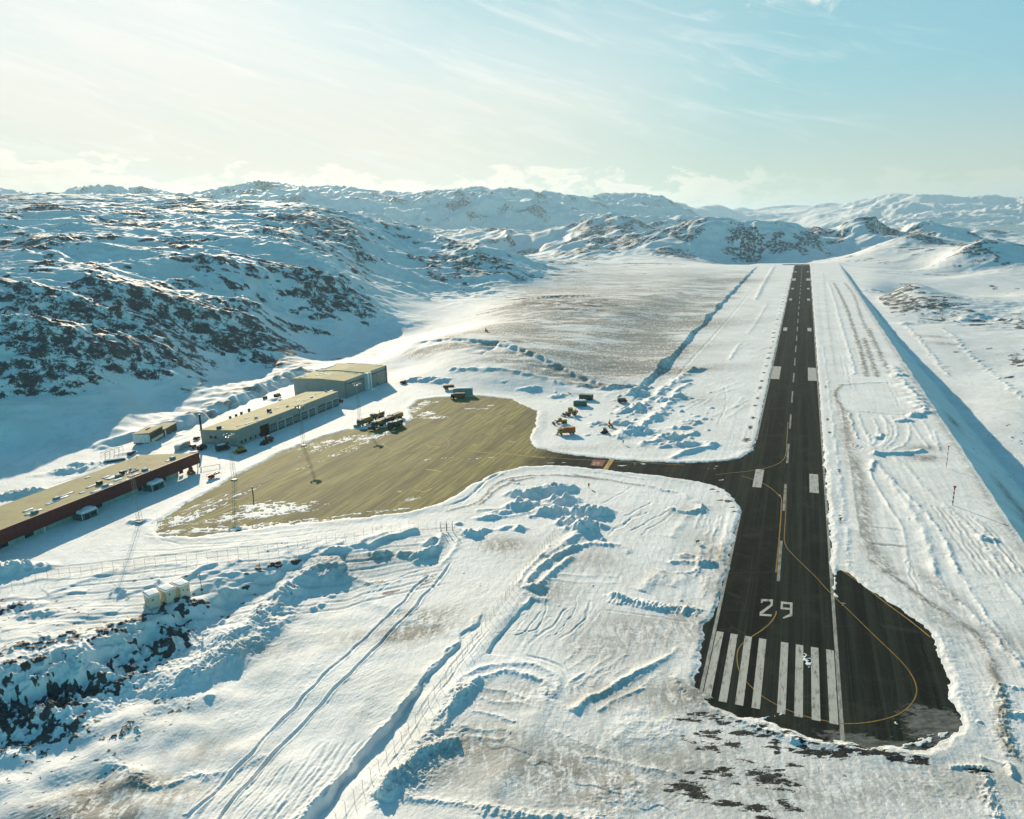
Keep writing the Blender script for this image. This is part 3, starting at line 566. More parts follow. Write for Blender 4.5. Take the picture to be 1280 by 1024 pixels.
# drifted snow below the fence
for a, h in (([(60, 745), (110, 728), (150, 714)], .9), ([(150, 745), (185, 733), (205, 726)], 1.1), ([(120, 722), (170, 712), (230, 706)], .7), ([(205, 735), (245, 718), (272, 705)], 1.5), ([(255, 722), (285, 708), (300, 703)], 1.0), ([(0, 752), (60, 748), (110, 742)], .9), ([(20, 775), (90, 772), (150, 765)], .9),
        ([(0, 795), (60, 785), (110, 775)], .7), ([(370, 695), (400, 686), (430, 678)], 1.2), ([(400, 692), (450, 680), (485, 668)], 1.3), ([(455, 682), (490, 672), (525, 662)], 2.0), ([(330, 688), (370, 682), (400, 676)], .6), ([(180, 700), (240, 690), (300, 688)], .5), ([(0, 735), (40, 728), (90, 722)], .7), ([(0, 810), (50, 805), (100, 795)], .8)):
    stroke(a, 'wind', h, 1.0, back=5, wob=.8, fade=6)
stroke([(552, 668), (550, 680), (536, 692), (515, 700)], 'ridge', [1.8, 2.0, 1.5, .8], 1.4, chunk=.4); stroke([(573, 672), (571, 686), (560, 697), (545, 706)], 'ridge', [.8, 1.0, .8, .5], 1.0, chunk=.5)
stroke([(566, 658), (580, 663), (592, 668)], 'ridge', 1.2, .9, chunk=.4); stroke([(592, 640), (618, 636), (655, 634)], 'ridge', .9, 1.0, chunk=.5); stroke([(600, 650), (640, 645), (665, 641)], 'ridge', .8, 1.0, chunk=.6)
for i in range(70):
    x = random.uniform(30, 1230); y = random.uniform(600, 1010)
    if 560 < x < 950 and y < 760 or x > 1060 or random.random() < .1: pile(x, y, random.uniform(.3, .8), random.uniform(.25, .6), random.uniform(.2, .45), random.uniform(0, 60))
# graded edge of the plateau
stroke([(520, 428, 12), (575, 426, 14), (632, 428, 16), (690, 449, 11), (740, 468, 7), (778, 484, 4)], 'drop', [1, 2.4, 3.4, 3.2, 2.6, 1.2], 5, back=22, wob=1.0)
# road behind the buildings and the bench above it
stroke([(120, 560, 2), (165, 543, 4), (230, 525, 6), (300, 490, 8), (350, 470, 8), (395, 456, 6)], 'cliff', [2, 5, 8.5, 11.0, 10, 6], 9, back=18, wob=1.5, fade=20, dirt=0)
for x, y in ((265, 512), (300, 496), (335, 481), (365, 470), (240, 524)): dirt(x, y, 16, 5, 1.1, 28)
stroke([(-60, 610), (0, 594), (50, 581), (88, 561), (125, 546)], 'ridge', [1.5, 1.8, 1.6, 1.2], 2.4, chunk=.6, wob=1.5)
for o in (0, 7): stroke([(60, 602 + o), (140, 575 + o), (245, 536 + o), (330, 506 + o * .7), (370, 493 + o * .5)], 'groove', .4, .8)
# right side of the runway
stroke(zR((180, 150), (300, 142), (400, 138), (470, 142)), 'ridge', 1.0, 1.1, chunk=.5); stroke(zR((190, 150), (158, 180), (165, 220), (195, 268)), 'ridge', .5, 1.2, chunk=.6, dirt=.7)
stroke(zR((258, 272), (360, 278), (475, 286)), 'ridge', 1.0, .8, chunk=.4); stroke(zR((222, 278), (240, 340), (262, 400)), 'ridge', 1.0, .8, chunk=.3)
for a in (((265, 280), (290, 360), (325, 415)), ((330, 300), (362, 350), (350, 400), (325, 430)), ((372, 290), (402, 340), (400, 400), (360, 435)), ((415, 290), (448, 350), (436, 410), (385, 442)), ((465, 290), (508, 350), (490, 420), (420, 450)), ((380, 300), (425, 350), (418, 400), (372, 436)), ((560, 310), (600, 390), (640, 450)), ((500, 310), (550, 390), (590, 440))): stroke(zR(*a), 'ridge', .6, .8, chunk=.4, wob=.3)
stroke(zR((225, 425), (300, 450), (345, 470)), 'ridge', 1.8, 1.5, chunk=.9); stroke(zR((330, 470), (400, 465), (480, 468), (575, 450)), 'ridge', 1.9, 1.4, chunk=.5); stroke(zR((345, 495), (330, 520), (318, 545)), 'ridge', 1.6, 1.4, chunk=.4); stroke(zR((260, 400), (345, 440)), 'ridge', 1.2, 1.0, chunk=.8); stroke(zR((310, 385), (360, 400), (375, 375)), 'ridge', 1.6, 1.0, chunk=.5)
stroke(zR((318, 545), (345, 610), (385, 670), (415, 730), (460, 780), (482, 850), (490, 950), (505, 1020)), 'ridge', [1.2, .9, .8, .6, .4, .3], .7, wob=.2)
stroke(zR((350, 510), (420, 600), (480, 685), (550, 790), (590, 900), (615, 1020)), 'ridge', 1.0, 1.5, chunk=.3, wob=.4); stroke(zR((395, 560), (470, 640), (540, 705), (620, 790), (680, 900), (715, 1020)), 'ridge', .9, 1.0, chunk=.7, wob=.4)
stroke(zR((430, 480), (500, 540), (560, 620), (640, 690), (740, 760), (860, 900), (960, 1020)), 'ridge', .5, 1.2, chunk=.9); stroke(zR((800, 760), (870, 850), (960, 960), (1020, 1010)), 'ridge', .6, .8, chunk=.5)
for i in range(9):
    o = i * 26 + random.uniform(-8, 8); stroke(zR((600 + o, 700 + i * 8), (680 + o, 820), (760 + o, 930), (830 + o, 1024)), 'groove', .25, .5, wob=.3, dirt=.2)
for i in range(7):
    o = i * 22; stroke(zQ_((640 + o, 640), (700 + o, 780), (800 + o, 900), (880 + o, 1024)), 'ridge', .35, .7, chunk=.5) if 0 else None
stroke(zR((425, 60), (470, 140), (530, 215), (590, 290)), 'ridge', [1.0, 1.7, 2.2, 2.0], 4.2, chunk=1.2, wob=1.5); stroke(zR((610, 360), (625, 400), (640, 440)), 'ridge', .6, 1.0, chunk=.8)
for a in (((300, 800), (370, 805), (450, 815)), ((330, 880), (400, 884), (480, 890))): stroke(zR(*a), 'groove', .3, .6, dirt=.6)
for a, dd, h in ((((870, 110), (900, 190), (930, 310), (965, 410), (985, 512)), 0, 1.1), (((895, 115), (945, 210), (985, 330), (1018, 430), (1035, 515)), .9, .8), (((940, 115), (985, 170), (1005, 250), (1040, 330), (1100, 430)), .7, .6), (((1022, 350), (1050, 430), (1080, 515)), .9, .5), (((1045, 310), (1080, 400), (1130, 500)), .7, .4), (((820, 70), (825, 200), (840, 400)), 0, .3), (((850, 70), (860, 200), (900, 500)), .2, .3)):
    stroke(z7(*a), 'ridge', h, 1.3, chunk=.3, wob=.8, dirt=dd)
pts = [('w', *rw(72.5 + .8 * math.sin(s * .07), s)[:2]) for s in range(60, 1500, 40)]; stroke(pts, 'ridge', .35, 1.6, dirt=.35, chunk=.3)
stroke(zR((205, 270), (212, 400), (250, 520), (290, 640), (290, 780), (312, 880), (370, 960), (420, 1010)), 'ridge', .15, 2.6, dirt=.6, chunk=1.0)
stroke(zR((190, 270), (205, 400), (235, 560), (252, 700), (275, 850), (320, 930)), 'ridge', .35, .6, wob=.2)
stroke(zS((215, 0), (330, 90), (480, 190), (570, 250), (650, 310), (695, 400), (720, 480), (735, 560), (730, 700), (800, 790)), 'ridge', .3, 1.0, dirt=.8, chunk=.8)
stroke(zS((360, 0), (385, 80), (430, 150), (470, 190)), 'groove', .3, .4)
stroke(zS((450, 10), (490, 100), (600, 200), (700, 290), (760, 370), (820, 430)), 'ridge', .7, .9, chunk=.5); stroke(zS((540, 0), (590, 90), (640, 180), (720, 280), (820, 400)), 'ridge', .5, .8, chunk=.6); stroke(zS((670, 0), (740, 90), (822, 180)), 'ridge', .5, .7, chunk=.4)
stroke(zS((720, 495), (770, 510), (830, 515)), 'ridge', .8, .7, chunk=1.0); stroke(zS((750, 610), (790, 620), (830, 615)), 'ridge', .8, .7, chunk=1.0); stroke(zS((715, 500), (745, 590), (730, 700), (800, 790)), 'ridge', .6, 1.6, chunk=1.4)
stroke(zS((470, 290), (520, 380), (545, 470), (590, 590), (610, 650)), 'ridge', .45, 1.5, chunk=1.3); stroke(zS((520, 820), (600, 820), (660, 815)), 'ridge', .8, .7, chunk=1.1); stroke(zS((670, 860), (690, 960), (720, 1024)), 'ridge', .8, 1.2, chunk=1.1); stroke(zS((755, 800), (770, 860)), 'ridge', 1.0, .6, chunk=.6); stroke(zS((640, 770), (700, 790), (740, 810)), 'ridge', .6, .5)
stroke(zo(840, 680, .34375, [(0, 470), (40, 530), (120, 590), (230, 640), (340, 680), (430, 705), (530, 725), (640, 740), (760, 755)]), 'ridge', .7, .9, chunk=1.2, wob=.4)
pile(*zo(840, 680, .34375, [(470, 718)])[0], 3.5, 1.6, 1.1)
for i in range(16):
    s = 60 + i * 28; stroke([('w', *rw(20.5, s)[:2]), ('w', *rw(21 + random.uniform(-1, 1), s + 26)[:2])], 'ridge', .45, 1.0, chunk=1.5)
for i in range(20):
    s = 250 + i * 45; u = random.uniform(24, 60); stroke([('w', *rw(u, s)[:2]), ('w', *rw(u + random.uniform(-1, 1), s + 80)[:2])], 'groove', .2, .7, wob=.4)
for i in range(12):
    s = 260 + i * 70; stroke([('w', *rw(-19.5, s)[:2]), ('w', *rw(-19, s + 60)[:2])], 'ridge', .35, 1.0, chunk=.8)
# lower ground on the right
stroke([(p[0], p[1], -13) for p in zW((680, 50), (760, 130), (830, 210), (900, 285))], 'ridge', 1.3, 2.0, chunk=.9, wob=1.5)
stroke([(p[0], p[1], -14) for p in zW((860, 70), (920, 110), (1000, 190), (1100, 270), (1200, 350), (1290, 410))], 'ridge', 1.3, 2.2, chunk=1.2, wob=2)
for x, y, a in ((1165, 405, .9), (1225, 410, .9), (1262, 400, .8), (1135, 356, .9), (1145, 362, .8), (1260, 540, .4), (1270, 395, .7), (1200, 398, .7)): rockat(x, y, 28, 9, a, 10, -12)
for x, y, a in ((1168, 428, .6), (1180, 436, .6), (1230, 380, .4), (1190, 385, .5)): dirt(x, y, 14, 8, a, -30, -13)
stroke([(1122, 408, -9), (1160, 408, -12), (1195, 407, -12)], 'ridge', 3.5, 6, chunk=.6); stroke([(1195, 408, -12), (1215, 395, -12), (1280, 404, -12)], 'ridge', 3.5, 6, chunk=.7)
p = rw(84, 180); 
for s, u in ((190, 86), (170, 88), (300, 84), (150, 86)):
    p = rw(u, s); DIRT = np.maximum(DIRT, .7 * blob_w(p[0], p[1], 3, 18, -21)).astype(np.float32)
# brown tundra showing through
for x, y, z, rx, ry, a, an in [(770, 458, 6, 60, 16, 1.0, 10), (720, 440, 12, 60, 14, .9, 0), (810, 430, 6, 50, 22, .8, 20), (850, 400, 7, 70, 30, .75, 30), (800, 380, 10, 90, 30, .7, 20), (720, 385, 16, 60, 20, .6, 10), (650, 410, 17, 60, 10, 1.0, 0), (620, 412, 18, 50, 8, 1.0, 0), (900, 350, 4, 70, 40, .9, 30), (860, 345, 6, 70, 60, .4, 30),
        (740, 355, 20, 90, 40, .4, 0), (780, 340, 18, 90, 60, .4, 0), (700, 352, 22, 60, 40, .6, 0), (560, 433, 13, 22, 8, 1.0, 0), (590, 432, 14, 24, 7, 1.0, 0), (530, 436, 12, 14, 8, .9, 0), (660, 448, 13, 30, 5, 1.1, -18), (700, 462, 9, 28, 5, 1.1, -22), (740, 476, 5, 22, 4, 1.0, -22), (690, 425, 14, 40, 10, .8, 0), (500, 430, 9, 20, 8, .8, 0)]:
    dirt(x, y, rx * 1.15, ry * 1.1, a * 1.25, an, z)
stroke([(545, 428, 14), (640, 431, 17), (680, 448, 12), (740, 468, 7), (775, 482, 4)], 'ridge', .9, 2.0, wob=1.0); stroke([(632, 428, 16), (660, 436, 15), (700, 452, 11)], 'ridge', 1.5, 2, chunk=1.0)
stroke([(628, 428, 15), (618, 440, 11), (604, 450, 8)], 'drop', 3.5, 3, back=8, fade=4)
for x, y, z, a in ((700, 385, 18, 1.0), (735, 380, 17, 1.0), (665, 378, 18, .9), (690, 372, 19, .8), (620, 420, 16, .5), (640, 425, 17, .7), (655, 428, 15, .6)): rockat(x, y, 24, 10, a, 0, z)
chaos(700, 385, 45, 18, 5.5, 12, 0); chaos(1135, 358, 60, 35, 5, 18, 0)
# grey windscoured surface in the foreground
for x, y, rx, ry, a in [(800, 790, 14, 9, .45), (770, 800, 10, 8, .4), (860, 780, 6, 10, .45), (690, 740, 9, 6, .35), (870, 870, 14, 7, .55), (760, 870, 10, 6, .35), (700, 960, 18, 9, .55), (760, 980, 16, 8, .5), (600, 930, 12, 7, .5), (560, 960, 9, 5, .4), (840, 950, 16, 7, .4), (1000, 990, 24, 7, .4), (1150, 985, 24, 7, .35), (640, 870, 8, 5, .4),
        (630, 681, 7, 6, .6), (514, 780, 9, 4, .75), (525, 765, 8, 4, .7), (100, 985, 11, 6, .95), (130, 950, 8, 4, .8), (165, 945, 6, 3, .8), (80, 1010, 10, 5, .8), (210, 960, 5, 3, .6), (330, 790, 8, 4, .3), (420, 705, 9, 4, .4), (450, 695, 14, 3, .5), (440, 780, 7, 4, .3), (250, 905, 7, 4, .3), (1240, 800, 8, 8, .3), (1180, 770, 5, 12, .35), (1150, 560, 8, 4, .4), (1158, 573, 6, 4, .7), (1180, 740, 3, 14, .4), (935, 560, 6, 3, .3),
        (900, 700, 5, 16, .5), (900, 740, 4, 12, .4), (860, 640, 8, 6, .2), (740, 700, 10, 8, .35), (830, 720, 9, 6, .3), (870, 700, 6, 8, .3), (850, 440, 20, 40, .2), (870, 500, 10, 12, .25), (740, 560, 24, 4, .2)]:
    dirt(x, y, rx * 1.25, ry * 1.25, a * 1.25)
# ice free spots
zE = lambda *p: zo(840, 680, .34375, p)
for x, y, rx, ry, a in [(60, 642, 3.5, 1, 1), (155, 635, 2, 1.2, 1), (130, 740, 3, 2.4, 1.1), (140, 690, 2.5, 2.2, 1.1), (195, 830, 2.5, 2.2, .9), (345, 850, 4, 3.5, 1.2), (385, 860, 3, 3.5, 1), (65, 890, 5, 3, 1.25), (100, 915, 3, 2, 1.1), (200, 945, 5, 1.2, 1.1), (300, 960, 5, 1.5, 1.1), (500, 752, 4, 2, 1.2), (560, 765, 5, 2.2, 1.25), (630, 755, 2, 2.2, 1.1), (670, 755, 3, 1.3, 1), (720, 762, 4, 1.8, 1.2), (780, 772, 1.5, 1, 1), (823, 782, 2, 2, 1.1), (880, 795, 2.4, 1.3, 1),
        (290, 690, 4, 1.2, 1.1), (340, 700, 2.6, 1.5, 1), (215, 730, 3, 1, 1), (240, 690, 3, 1, 1), (370, 712, 1.6, 1.6, 1), (430, 748, 1.4, 1, 1), (420, 950, 1.6, 2, 1), (330, 996, 2, 1, 1), (1115, 828, 3, 1.2, 1.1)]:
    bare(*zE((x, y))[0], rx * 1.1, ry * .85, a * .95, -8)
for i in range(46):
    t9 = i / 45 + random.uniform(-.01, .01); x9 = 872 + 285 * t9; y9 = 893 + 56 * t9 + random.uniform(-2, 9); bare(x9, y9, random.uniform(.8, 3.0), random.uniform(.4, 1.1), random.uniform(.7, 1.15), -8)
for i in range(26):
    x9 = random.uniform(850, 1000); y9 = random.uniform(905, 1015); bare(x9, y9, random.uniform(.6, 2.2), random.uniform(.4, 1.2), random.uniform(.6, 1.0), random.uniform(-20, 20))
for p in zC((1000, 210), (1030, 222), (1045, 262), (1075, 265), (1085, 272), (1102, 300), (1104, 322)): bare(*p, 1.8, 1.0, 1.15)
for s in list(range(300, 640, 13)): bare_s = rw(-19.6 - random.random(), s + random.uniform(-3, 3)); 
def bare_w(p, rx, ry, a, ang):
    k = sub([p], max(rx, ry) * 3); x, y = GX[k], GY[k]; an = R(ang); dx, dy = x - p[0], y - p[1]
    pp = (dx * math.cos(an) + dy * math.sin(an)) / rx; q = (-dx * math.sin(an) + dy * math.cos(an)) / ry
    BARE[k] = np.maximum(BARE[k], a * (1 - np.sqrt(pp * pp + q * q)))
s = 212.0
while s < 1500:
    bare_w(rw(-19.0 - random.random() * 1.2, s), random.uniform(1.2, 2.6), random.uniform(3, 6.5), random.uniform(.95, 1.35), -math.degrees(YAW)); s += random.uniform(12, 24) + s * .02
for s in (262, 345, 176, 236, 120): bare_w(rw(18.5 + 3 * random.random(), s), .9, 3 + 3 * random.random(), .85, -math.degrees(YAW))


# general small relief of windpacked snow
sp = 1 - sst(GY, 700, 1500)
_st = sst(Sr_, -60, 20) * (1 - sst(Sr_, 1500, 1600)) * (1 - sst(np.abs(Ur_ + 7), 70, 82))
Z += _st * (.065 * gnoise(Ur_ / 1.7 + gnoise(Sr_ / 60, Ur_ / 20, 90), Sr_ / 55, 91) * np.clip(1.5 - CELL / 1.2, 0, 1) + .03 * gnoise(Ur_ / .75, Sr_ / 26, 92) * np.clip(1.5 - CELL / .5, 0, 1))
_a = R(35); _sx = GX * math.cos(_a) + GY * math.sin(_a); _sy = -GX * math.sin(_a) + GY * math.cos(_a); _nf = 1 - sst(GY, 350, 600)
Z += _nf * (1 - _st) * np.clip(gnoise(GX / 22, GY / 22, 93) + .45, 0, 1) * (.065 * np.clip(gnoise(_sx / 5.5, _sy / .95, 94), -.2, 1) + .04 * gnoise(_sx / 2.2, _sy / .5, 95))
_cr = np.clip(gnoise(GX / 15, GY / 15, 96) * 1.4 - .15, 0, 1) * _nf
Z += _cr * .15 * np.clip(fbm(GX, GY, 1.7, 2, CELL * .7, 97, .7) - .1, 0, 1)
Z += sp * (.055 * fbm(GX * .6, GY, 7, 4, CELL, 60, .6, True) + .16 * fbm(GX, GY, 34, 2, CELL, 66))
dist_rock = np.clip(RK * 6, 0, 1) * np.clip(ROUGH, 0, 1.5)
Z += dist_rock * (1.1 * fbm(GX, GY, 7, 4, CELL, 70, .65, True) + .6)

# keep the ground flat under paved areas
def jag(poly, step=3.0, amp=.5, sd=0):
    out = []
    n = len(poly)
    for i in range(n):
        a = np.array(poly[i][:2]); b = np.array(poly[(i + 1) % n][:2]); L_ = np.linalg.norm(b - a); m_ = max(1, int(L_ / step))
        for j in range(m_): out.append(tuple(a + (b - a) * j / m_))
    return out
RUNWAY = [rw(-15.6, 1575), rw(-40, 1578), rw(-40, 1604), rw(-15.6, 1608), rw(15.6, 1608), rw(15.6, 800), rw(15.6, 60)] + [gp(*p)[:2] for p in [(1046, 708), (1063, 718), (1085, 735), (1115, 755), (1145, 775), (1163, 793), (1173, 812), (1182, 845), (1190, 875), (1197, 900), (1200, 915), (1180, 930), (1150, 938), (1110, 935), (1075, 932), (1050, 928), (1010, 922), (990, 914), (960, 904), (925, 897), (905, 889), (890, 882), (876, 870), (870, 860), (871, 845), (877, 812), (882, 785), (893, 765), (903, 736), (919, 668), (927, 635)]] + [rw(-15.6, 150), rw(-15.6, 212)]
RUNWAY = [tuple(p[:2]) for p in RUNWAY]
TAXI = [gp(*p)[:2] for p in [(640, 556), (672, 561), (700, 567), (740, 572), (800, 577), (860, 579), (905, 577), (925, 573), (942, 562), (985, 575), (975, 650), (928, 640), (920, 625), (905, 612), (880, 603), (840, 597), (790, 591), (740, 586), (700, 582), (655, 583), (625, 590)]]
APRON = [gp(*p)[:2] for p in [(188, 660), (215, 641), (255, 617), (300, 592), (350, 566), (400, 547), (432, 538), (455, 537), (505, 532), (516, 522), (512, 510), (524, 500), (545, 497), (600, 495), (640, 499), (655, 507), (673, 515), (669, 533), (662, 546), (668, 560), (672, 568), (660, 582), (640, 586), (622, 590), (590, 606), (560, 626), (540, 633), (500, 641), (430, 649), (350, 657), (300, 664), (240, 672), (200, 669)]]
PAVED = (('runway', RUNWAY), ('taxiway', TAXI), ('apron', APRON))
rag = .7 * gnoise(GX / 2.6, GY / 2.6, 300) + 1.2 * gnoise(GX / 8, GY / 8, 301) + .22 * gnoise(GX / .9, GY / .9, 302)
kk_ = np.nonzero(GY < 2200)[0]
sdm = np.full(len(kk_), 1e9)
for nm, pl in PAVED: sdm = np.minimum(sdm, poly_sd(GX[kk_], GY[kk_], pl))
u_, s_ = to_uv(GX[kk_], GY[kk_])
strip_edge = (np.abs(np.abs(u_) - 15.6) < 5) & (s_ > 215) & (s_ < 1560)
ragk = rag[kk_] * np.where(strip_edge, .25, 1.0)
se = sdm + ragk
z_ = Z[kk_]
w_out = 1 - sst(se, .4, 7)
lift = .10 + .30 * sst(se, .2, 1.6) * np.where(strip_edge, .4, 1)
z_ = np.where((se > 0) & (sdm < 9), z_ * (1 - w_out * .6) * sst(se, 0, 2.5) + lift * w_out, z_)
z_ = np.where((sdm < 3.2) & (se > 0), np.maximum(z_, .09), z_)
z_ = np.where(se <= 0, -.22 * sst(-se, 0, .5) + .09 * (1 - sst(-se, 0, .5)), z_)
Z[kk_] = z_; 
RK[kk_] = np.where(sdm < 5, -1, RK[kk_])
SEK = se
def dust(px, py, rx, ry, ang=0, th=0.0, lam=4.0, stretch=2.5):
    """snow left lying on the pavement"""
    c = gp(px, py); k = sub([c], max(rx, ry) * 1.4); x, y = GX[k], GY[k]; an = R(ang)
    dx, dy = x - c[0], y - c[1]; a = dx * math.cos(an) + dy * math.sin(an); b = -dx * math.sin(an) + dy * math.cos(an)
    r = (a / rx) ** 2 + (b / ry) ** 2
    _sid[0] += 3; n = gnoise(a / (lam * stretch), b / lam, _sid[0]) + .6 * gnoise(a / (lam * .4 * stretch), b / (lam * .4), _sid[0] + 1) + .35 * gnoise(x / 1.2, y / 1.2, _sid[0] + 2)
    m_ = (n - th - .9 * np.clip(r - .25, 0, 9) > 0) & (r < 1.6)
    Z[k] = np.where(m_, np.maximum(Z[k], .13), Z[k])
AD = 68
for a in [(335, 640, 20, 7, AD - 50, -.3), (325, 632, 10, 4, 10, -.3), (345, 656, 30, 3, 10, -.2), (240, 664, 22, 3, 5, -.3), (215, 655, 12, 4, 40, -.2), (255, 640, 16, 3, 55, .0), (295, 645, 12, 2, 60, -.05), (470, 640, 20, 2, 12, .1), (440, 560, 30, 4, 60, .15), (470, 545, 14, 4, 50, .0), (350, 640, 14, 4, 20, .0), (275, 650, 12, 3, 20, .05), (240, 640, 12, 3, 50, .25), (220, 650, 14, 5, 30, .1), (420, 552, 22, 6, 35, -.1), (460, 548, 12, 4, 35, .0), (400, 562, 14, 3, 45, .15), (380, 585, 6, 2, 30, .3), (300, 618, 20, 3, 55, .3), (260, 628, 14, 3, 55, .2),
        (545, 522, 9, 4, 0, -.25), (532, 518, 8, 5, 60, -.3), (530, 505, 4, 9, 0, -.2), (520, 512, 4, 8, 0, -.2), (540, 503, 9, 3, 20, .1), (595, 511, 12, 1.6, -8, -.1), (612, 507, 5, 1.2, 0, .1), (512, 625, 5, 1.5, 20, .1), (490, 566, 4, 1.2, 0, .3), (545, 574, 12, 2, 10, .35), (600, 573, 10, 2, 10, .35), (640, 552, 6, 2, 30, .3), (700, 579, 10, 1.2, 0, .3), (770, 583, 8, 1.5, 0, .25), (800, 580, 4, .8, -5, .0)]:
    dust(*a[:5], th=a[5], lam=1.9)
for a in [(1010, 825, 1.2, 3, -21, -.3), (890, 586, 2.5, .8, 0, .1), (902, 600, 1.6, .8, 20, .1), (896, 583, 1, .5, 0, 0), (1054, 755, .8, .8, 0, 0), (1118, 903, .8, .8, 0, 0), (984, 860, .4, .4, 0, 0), (1160, 924, 7, 1.0, 20, -.2), (878, 868, 3, 1.2, -40, -.2), (960, 900, 5, 1, 15, .0), (1040, 706, 1, 2, 0, -.2), (990, 540, .5, .5, 0, 0), (995, 541, .5, .5, 0, 0)]:
    dust(*a[:5], th=a[5], lam=1.5 if a[2] > 2.6 else .9, stretch=1.8)


# ------------------------------------------------------------------ materials
def mat(name): m = bpy.data.materials.new(name); m.use_nodes = True; m.node_tree.nodes.clear(); return m
class NT:
    def __init__(s, m): s.t = m.node_tree; s.N = s.t.nodes; s.L = s.t.links
    def n(s, t, **k):
        n = s.N.new(t)
        for a, b in k.items(): setattr(n, a, b)
        return n
    def setin(s, n, i, v):
        if isinstance(v, (int, float)): n.inputs[i].default_value = v
        elif isinstance(v, (tuple, list)): n.inputs[i].default_value = (*v, 1) if len(n.inputs[i].default_value) == 4 and len(v) == 3 else v
        else: s.L.new(v, n.inputs[i])
    def m(s, op, a, b=None, clamp=False):
        n = s.n('ShaderNodeMath', operation=op, use_clamp=clamp); s.setin(n, 0, a)
        if b is not None: s.setin(n, 1, b)
        return n.outputs[0]
    def mix(s, f, a, b, mode='MIX'):
        n = s.n('ShaderNodeMix', data_type='RGBA', blend_type=mode); s.setin(n, 0, f); s.setin(n, 6, a); s.setin(n, 7, b); return n.outputs[2]
    def ss(s, x, a, b):
        n = s.n('ShaderNodeMapRange', interpolation_type='SMOOTHSTEP'); s.L.new(x, n.inputs[0]); n.inputs[1].default_value = a; n.inputs[2].default_value = b; return n.outputs[0]
    def attr(s, name): n = s.n('ShaderNodeAttribute', attribute_name=name); return n.outputs['Fac']
    def pos(s, rot=0, scale=(1, 1, 1)):
        g = s.n('ShaderNodeNewGeometry'); mp = s.n('ShaderNodeMapping'); s.L.new(g.outputs['Position'], mp.inputs[0])
        mp.inputs['Rotation'].default_value = (0, 0, rot); mp.inputs['Scale'].default_value = scale; return mp.outputs[0]
    def noise(s, v, scale, det=4, rough=.55, dist=0.0):
        n = s.n('ShaderNodeTexNoise'); s.L.new(v, n.inputs['Vector']); n.inputs['Scale'].default_value = scale; n.inputs['Detail'].default_value = det
        n.inputs['Roughness'].default_value = rough; n.inputs['Distortion'].default_value = dist; return n.outputs['Fac']
    def bump(s, h, strength, dist=1.0, normal=None):
        n = s.n('ShaderNodeBump'); s.setin(n, 'Height', h); s.setin(n, 'Strength', strength); n.inputs['Distance'].default_value = dist
        if normal is not None: s.L.new(normal, n.inputs['Normal'])
        return n.outputs[0]
    def out(s, color, rough=.6, spec=.3, normal=None, metal=0.0):
        p = s.n('ShaderNodeBsdfPrincipled'); s.setin(p, 'Base Color', color); s.setin(p, 'Roughness', rough); s.setin(p, 'Specular IOR Level', spec); s.setin(p, 'Metallic', metal)
        if normal is not None: s.L.new(normal, p.inputs['Normal'])
        o = s.n('ShaderNodeOutputMaterial'); s.L.new(p.outputs[0], o.inputs[0]); return p
def ground_material():
    m = mat('snow_ground'); t = NT(m)
    p = t.pos(); pa = t.pos(R(-62), (1, .35, 1))
    n1 = t.noise(p, 1.3, 6, .65); n2 = t.noise(pa, .6, 5, .6, .6); n3 = t.noise(p, .035, 5, .6); n4 = t.noise(p, .35, 5, .65)
    rk = t.attr('rock'); dr = t.attr('dirt'); br = t.attr('bare')
    rf = t.ss(t.m('ADD', rk, t.m('ADD', t.m('MULTIPLY', t.m('SUBTRACT', n1, .5), .35), t.m('MULTIPLY', t.m('SUBTRACT', t.noise(p, .10, 9, .8, .3), .5), 2.0))), .02, .10)
    n6 = t.noise(pa, .09, 6, .7, .5); snow = t.mix(t.ss(n3, .35, .65), (.89, .885, .85), (.80, .79, .74)); snow = t.mix(t.m('MULTIPLY', t.ss(t.m('ADD', t.m('MULTIPLY', n4, .5), t.m('MULTIPLY', n6, .5)), .48, .64), .5), snow, (.62, .62, .56))
    rockc = t.mix(n4, (.022, .027, .031), (.105, .102, .095)); rockc = t.mix(t.ss(n1, .55, .72), rockc, (.17, .165, .15))
    df = t.m('MULTIPLY', dr, t.m('ADD', .12, t.m('MULTIPLY', t.ss(t.m('ADD', t.m('ADD', t.m('MULTIPLY', n2, .4), t.m('MULTIPLY', n1, .25)), t.m('MULTIPLY', t.noise(t.pos(R(20), (.35, 1, 1)), .11, 7, .78, .4),   .35)), .41, .54), 1.35)), clamp=True)
    c = t.mix(df, snow, (.30, .285, .24))
    bf = t.ss(t.m('ADD', br, t.m('ADD', t.m('MULTIPLY', t.m('SUBTRACT', t.noise(t.pos(R(8), (.35, 1, 1)), .9, 7, .72, .4), .5), 5.0), t.m('MULTIPLY', t.m('SUBTRACT', t.noise(p, 1.0, 8, .8), .5), 1.8))), .36, .44)
    c = t.mix(rf, c, rockc); c = t.mix(bf, c, t.mix(t.ss(n1, .5, .7), (.014, .016, .014), (.06, .06, .055)))
    b1 = t.bump(n1, .45, .25); b2 = t.bump(n2, .5, .5, b1); b3 = t.bump(t.noise(p, 5.0, 4, .6), .25, .08, b2)
    t.out(c, t.m('SUBTRACT', .75, t.m('MULTIPLY', rf, .1)), .25, b3)
    return m
M_GROUND = ground_material()

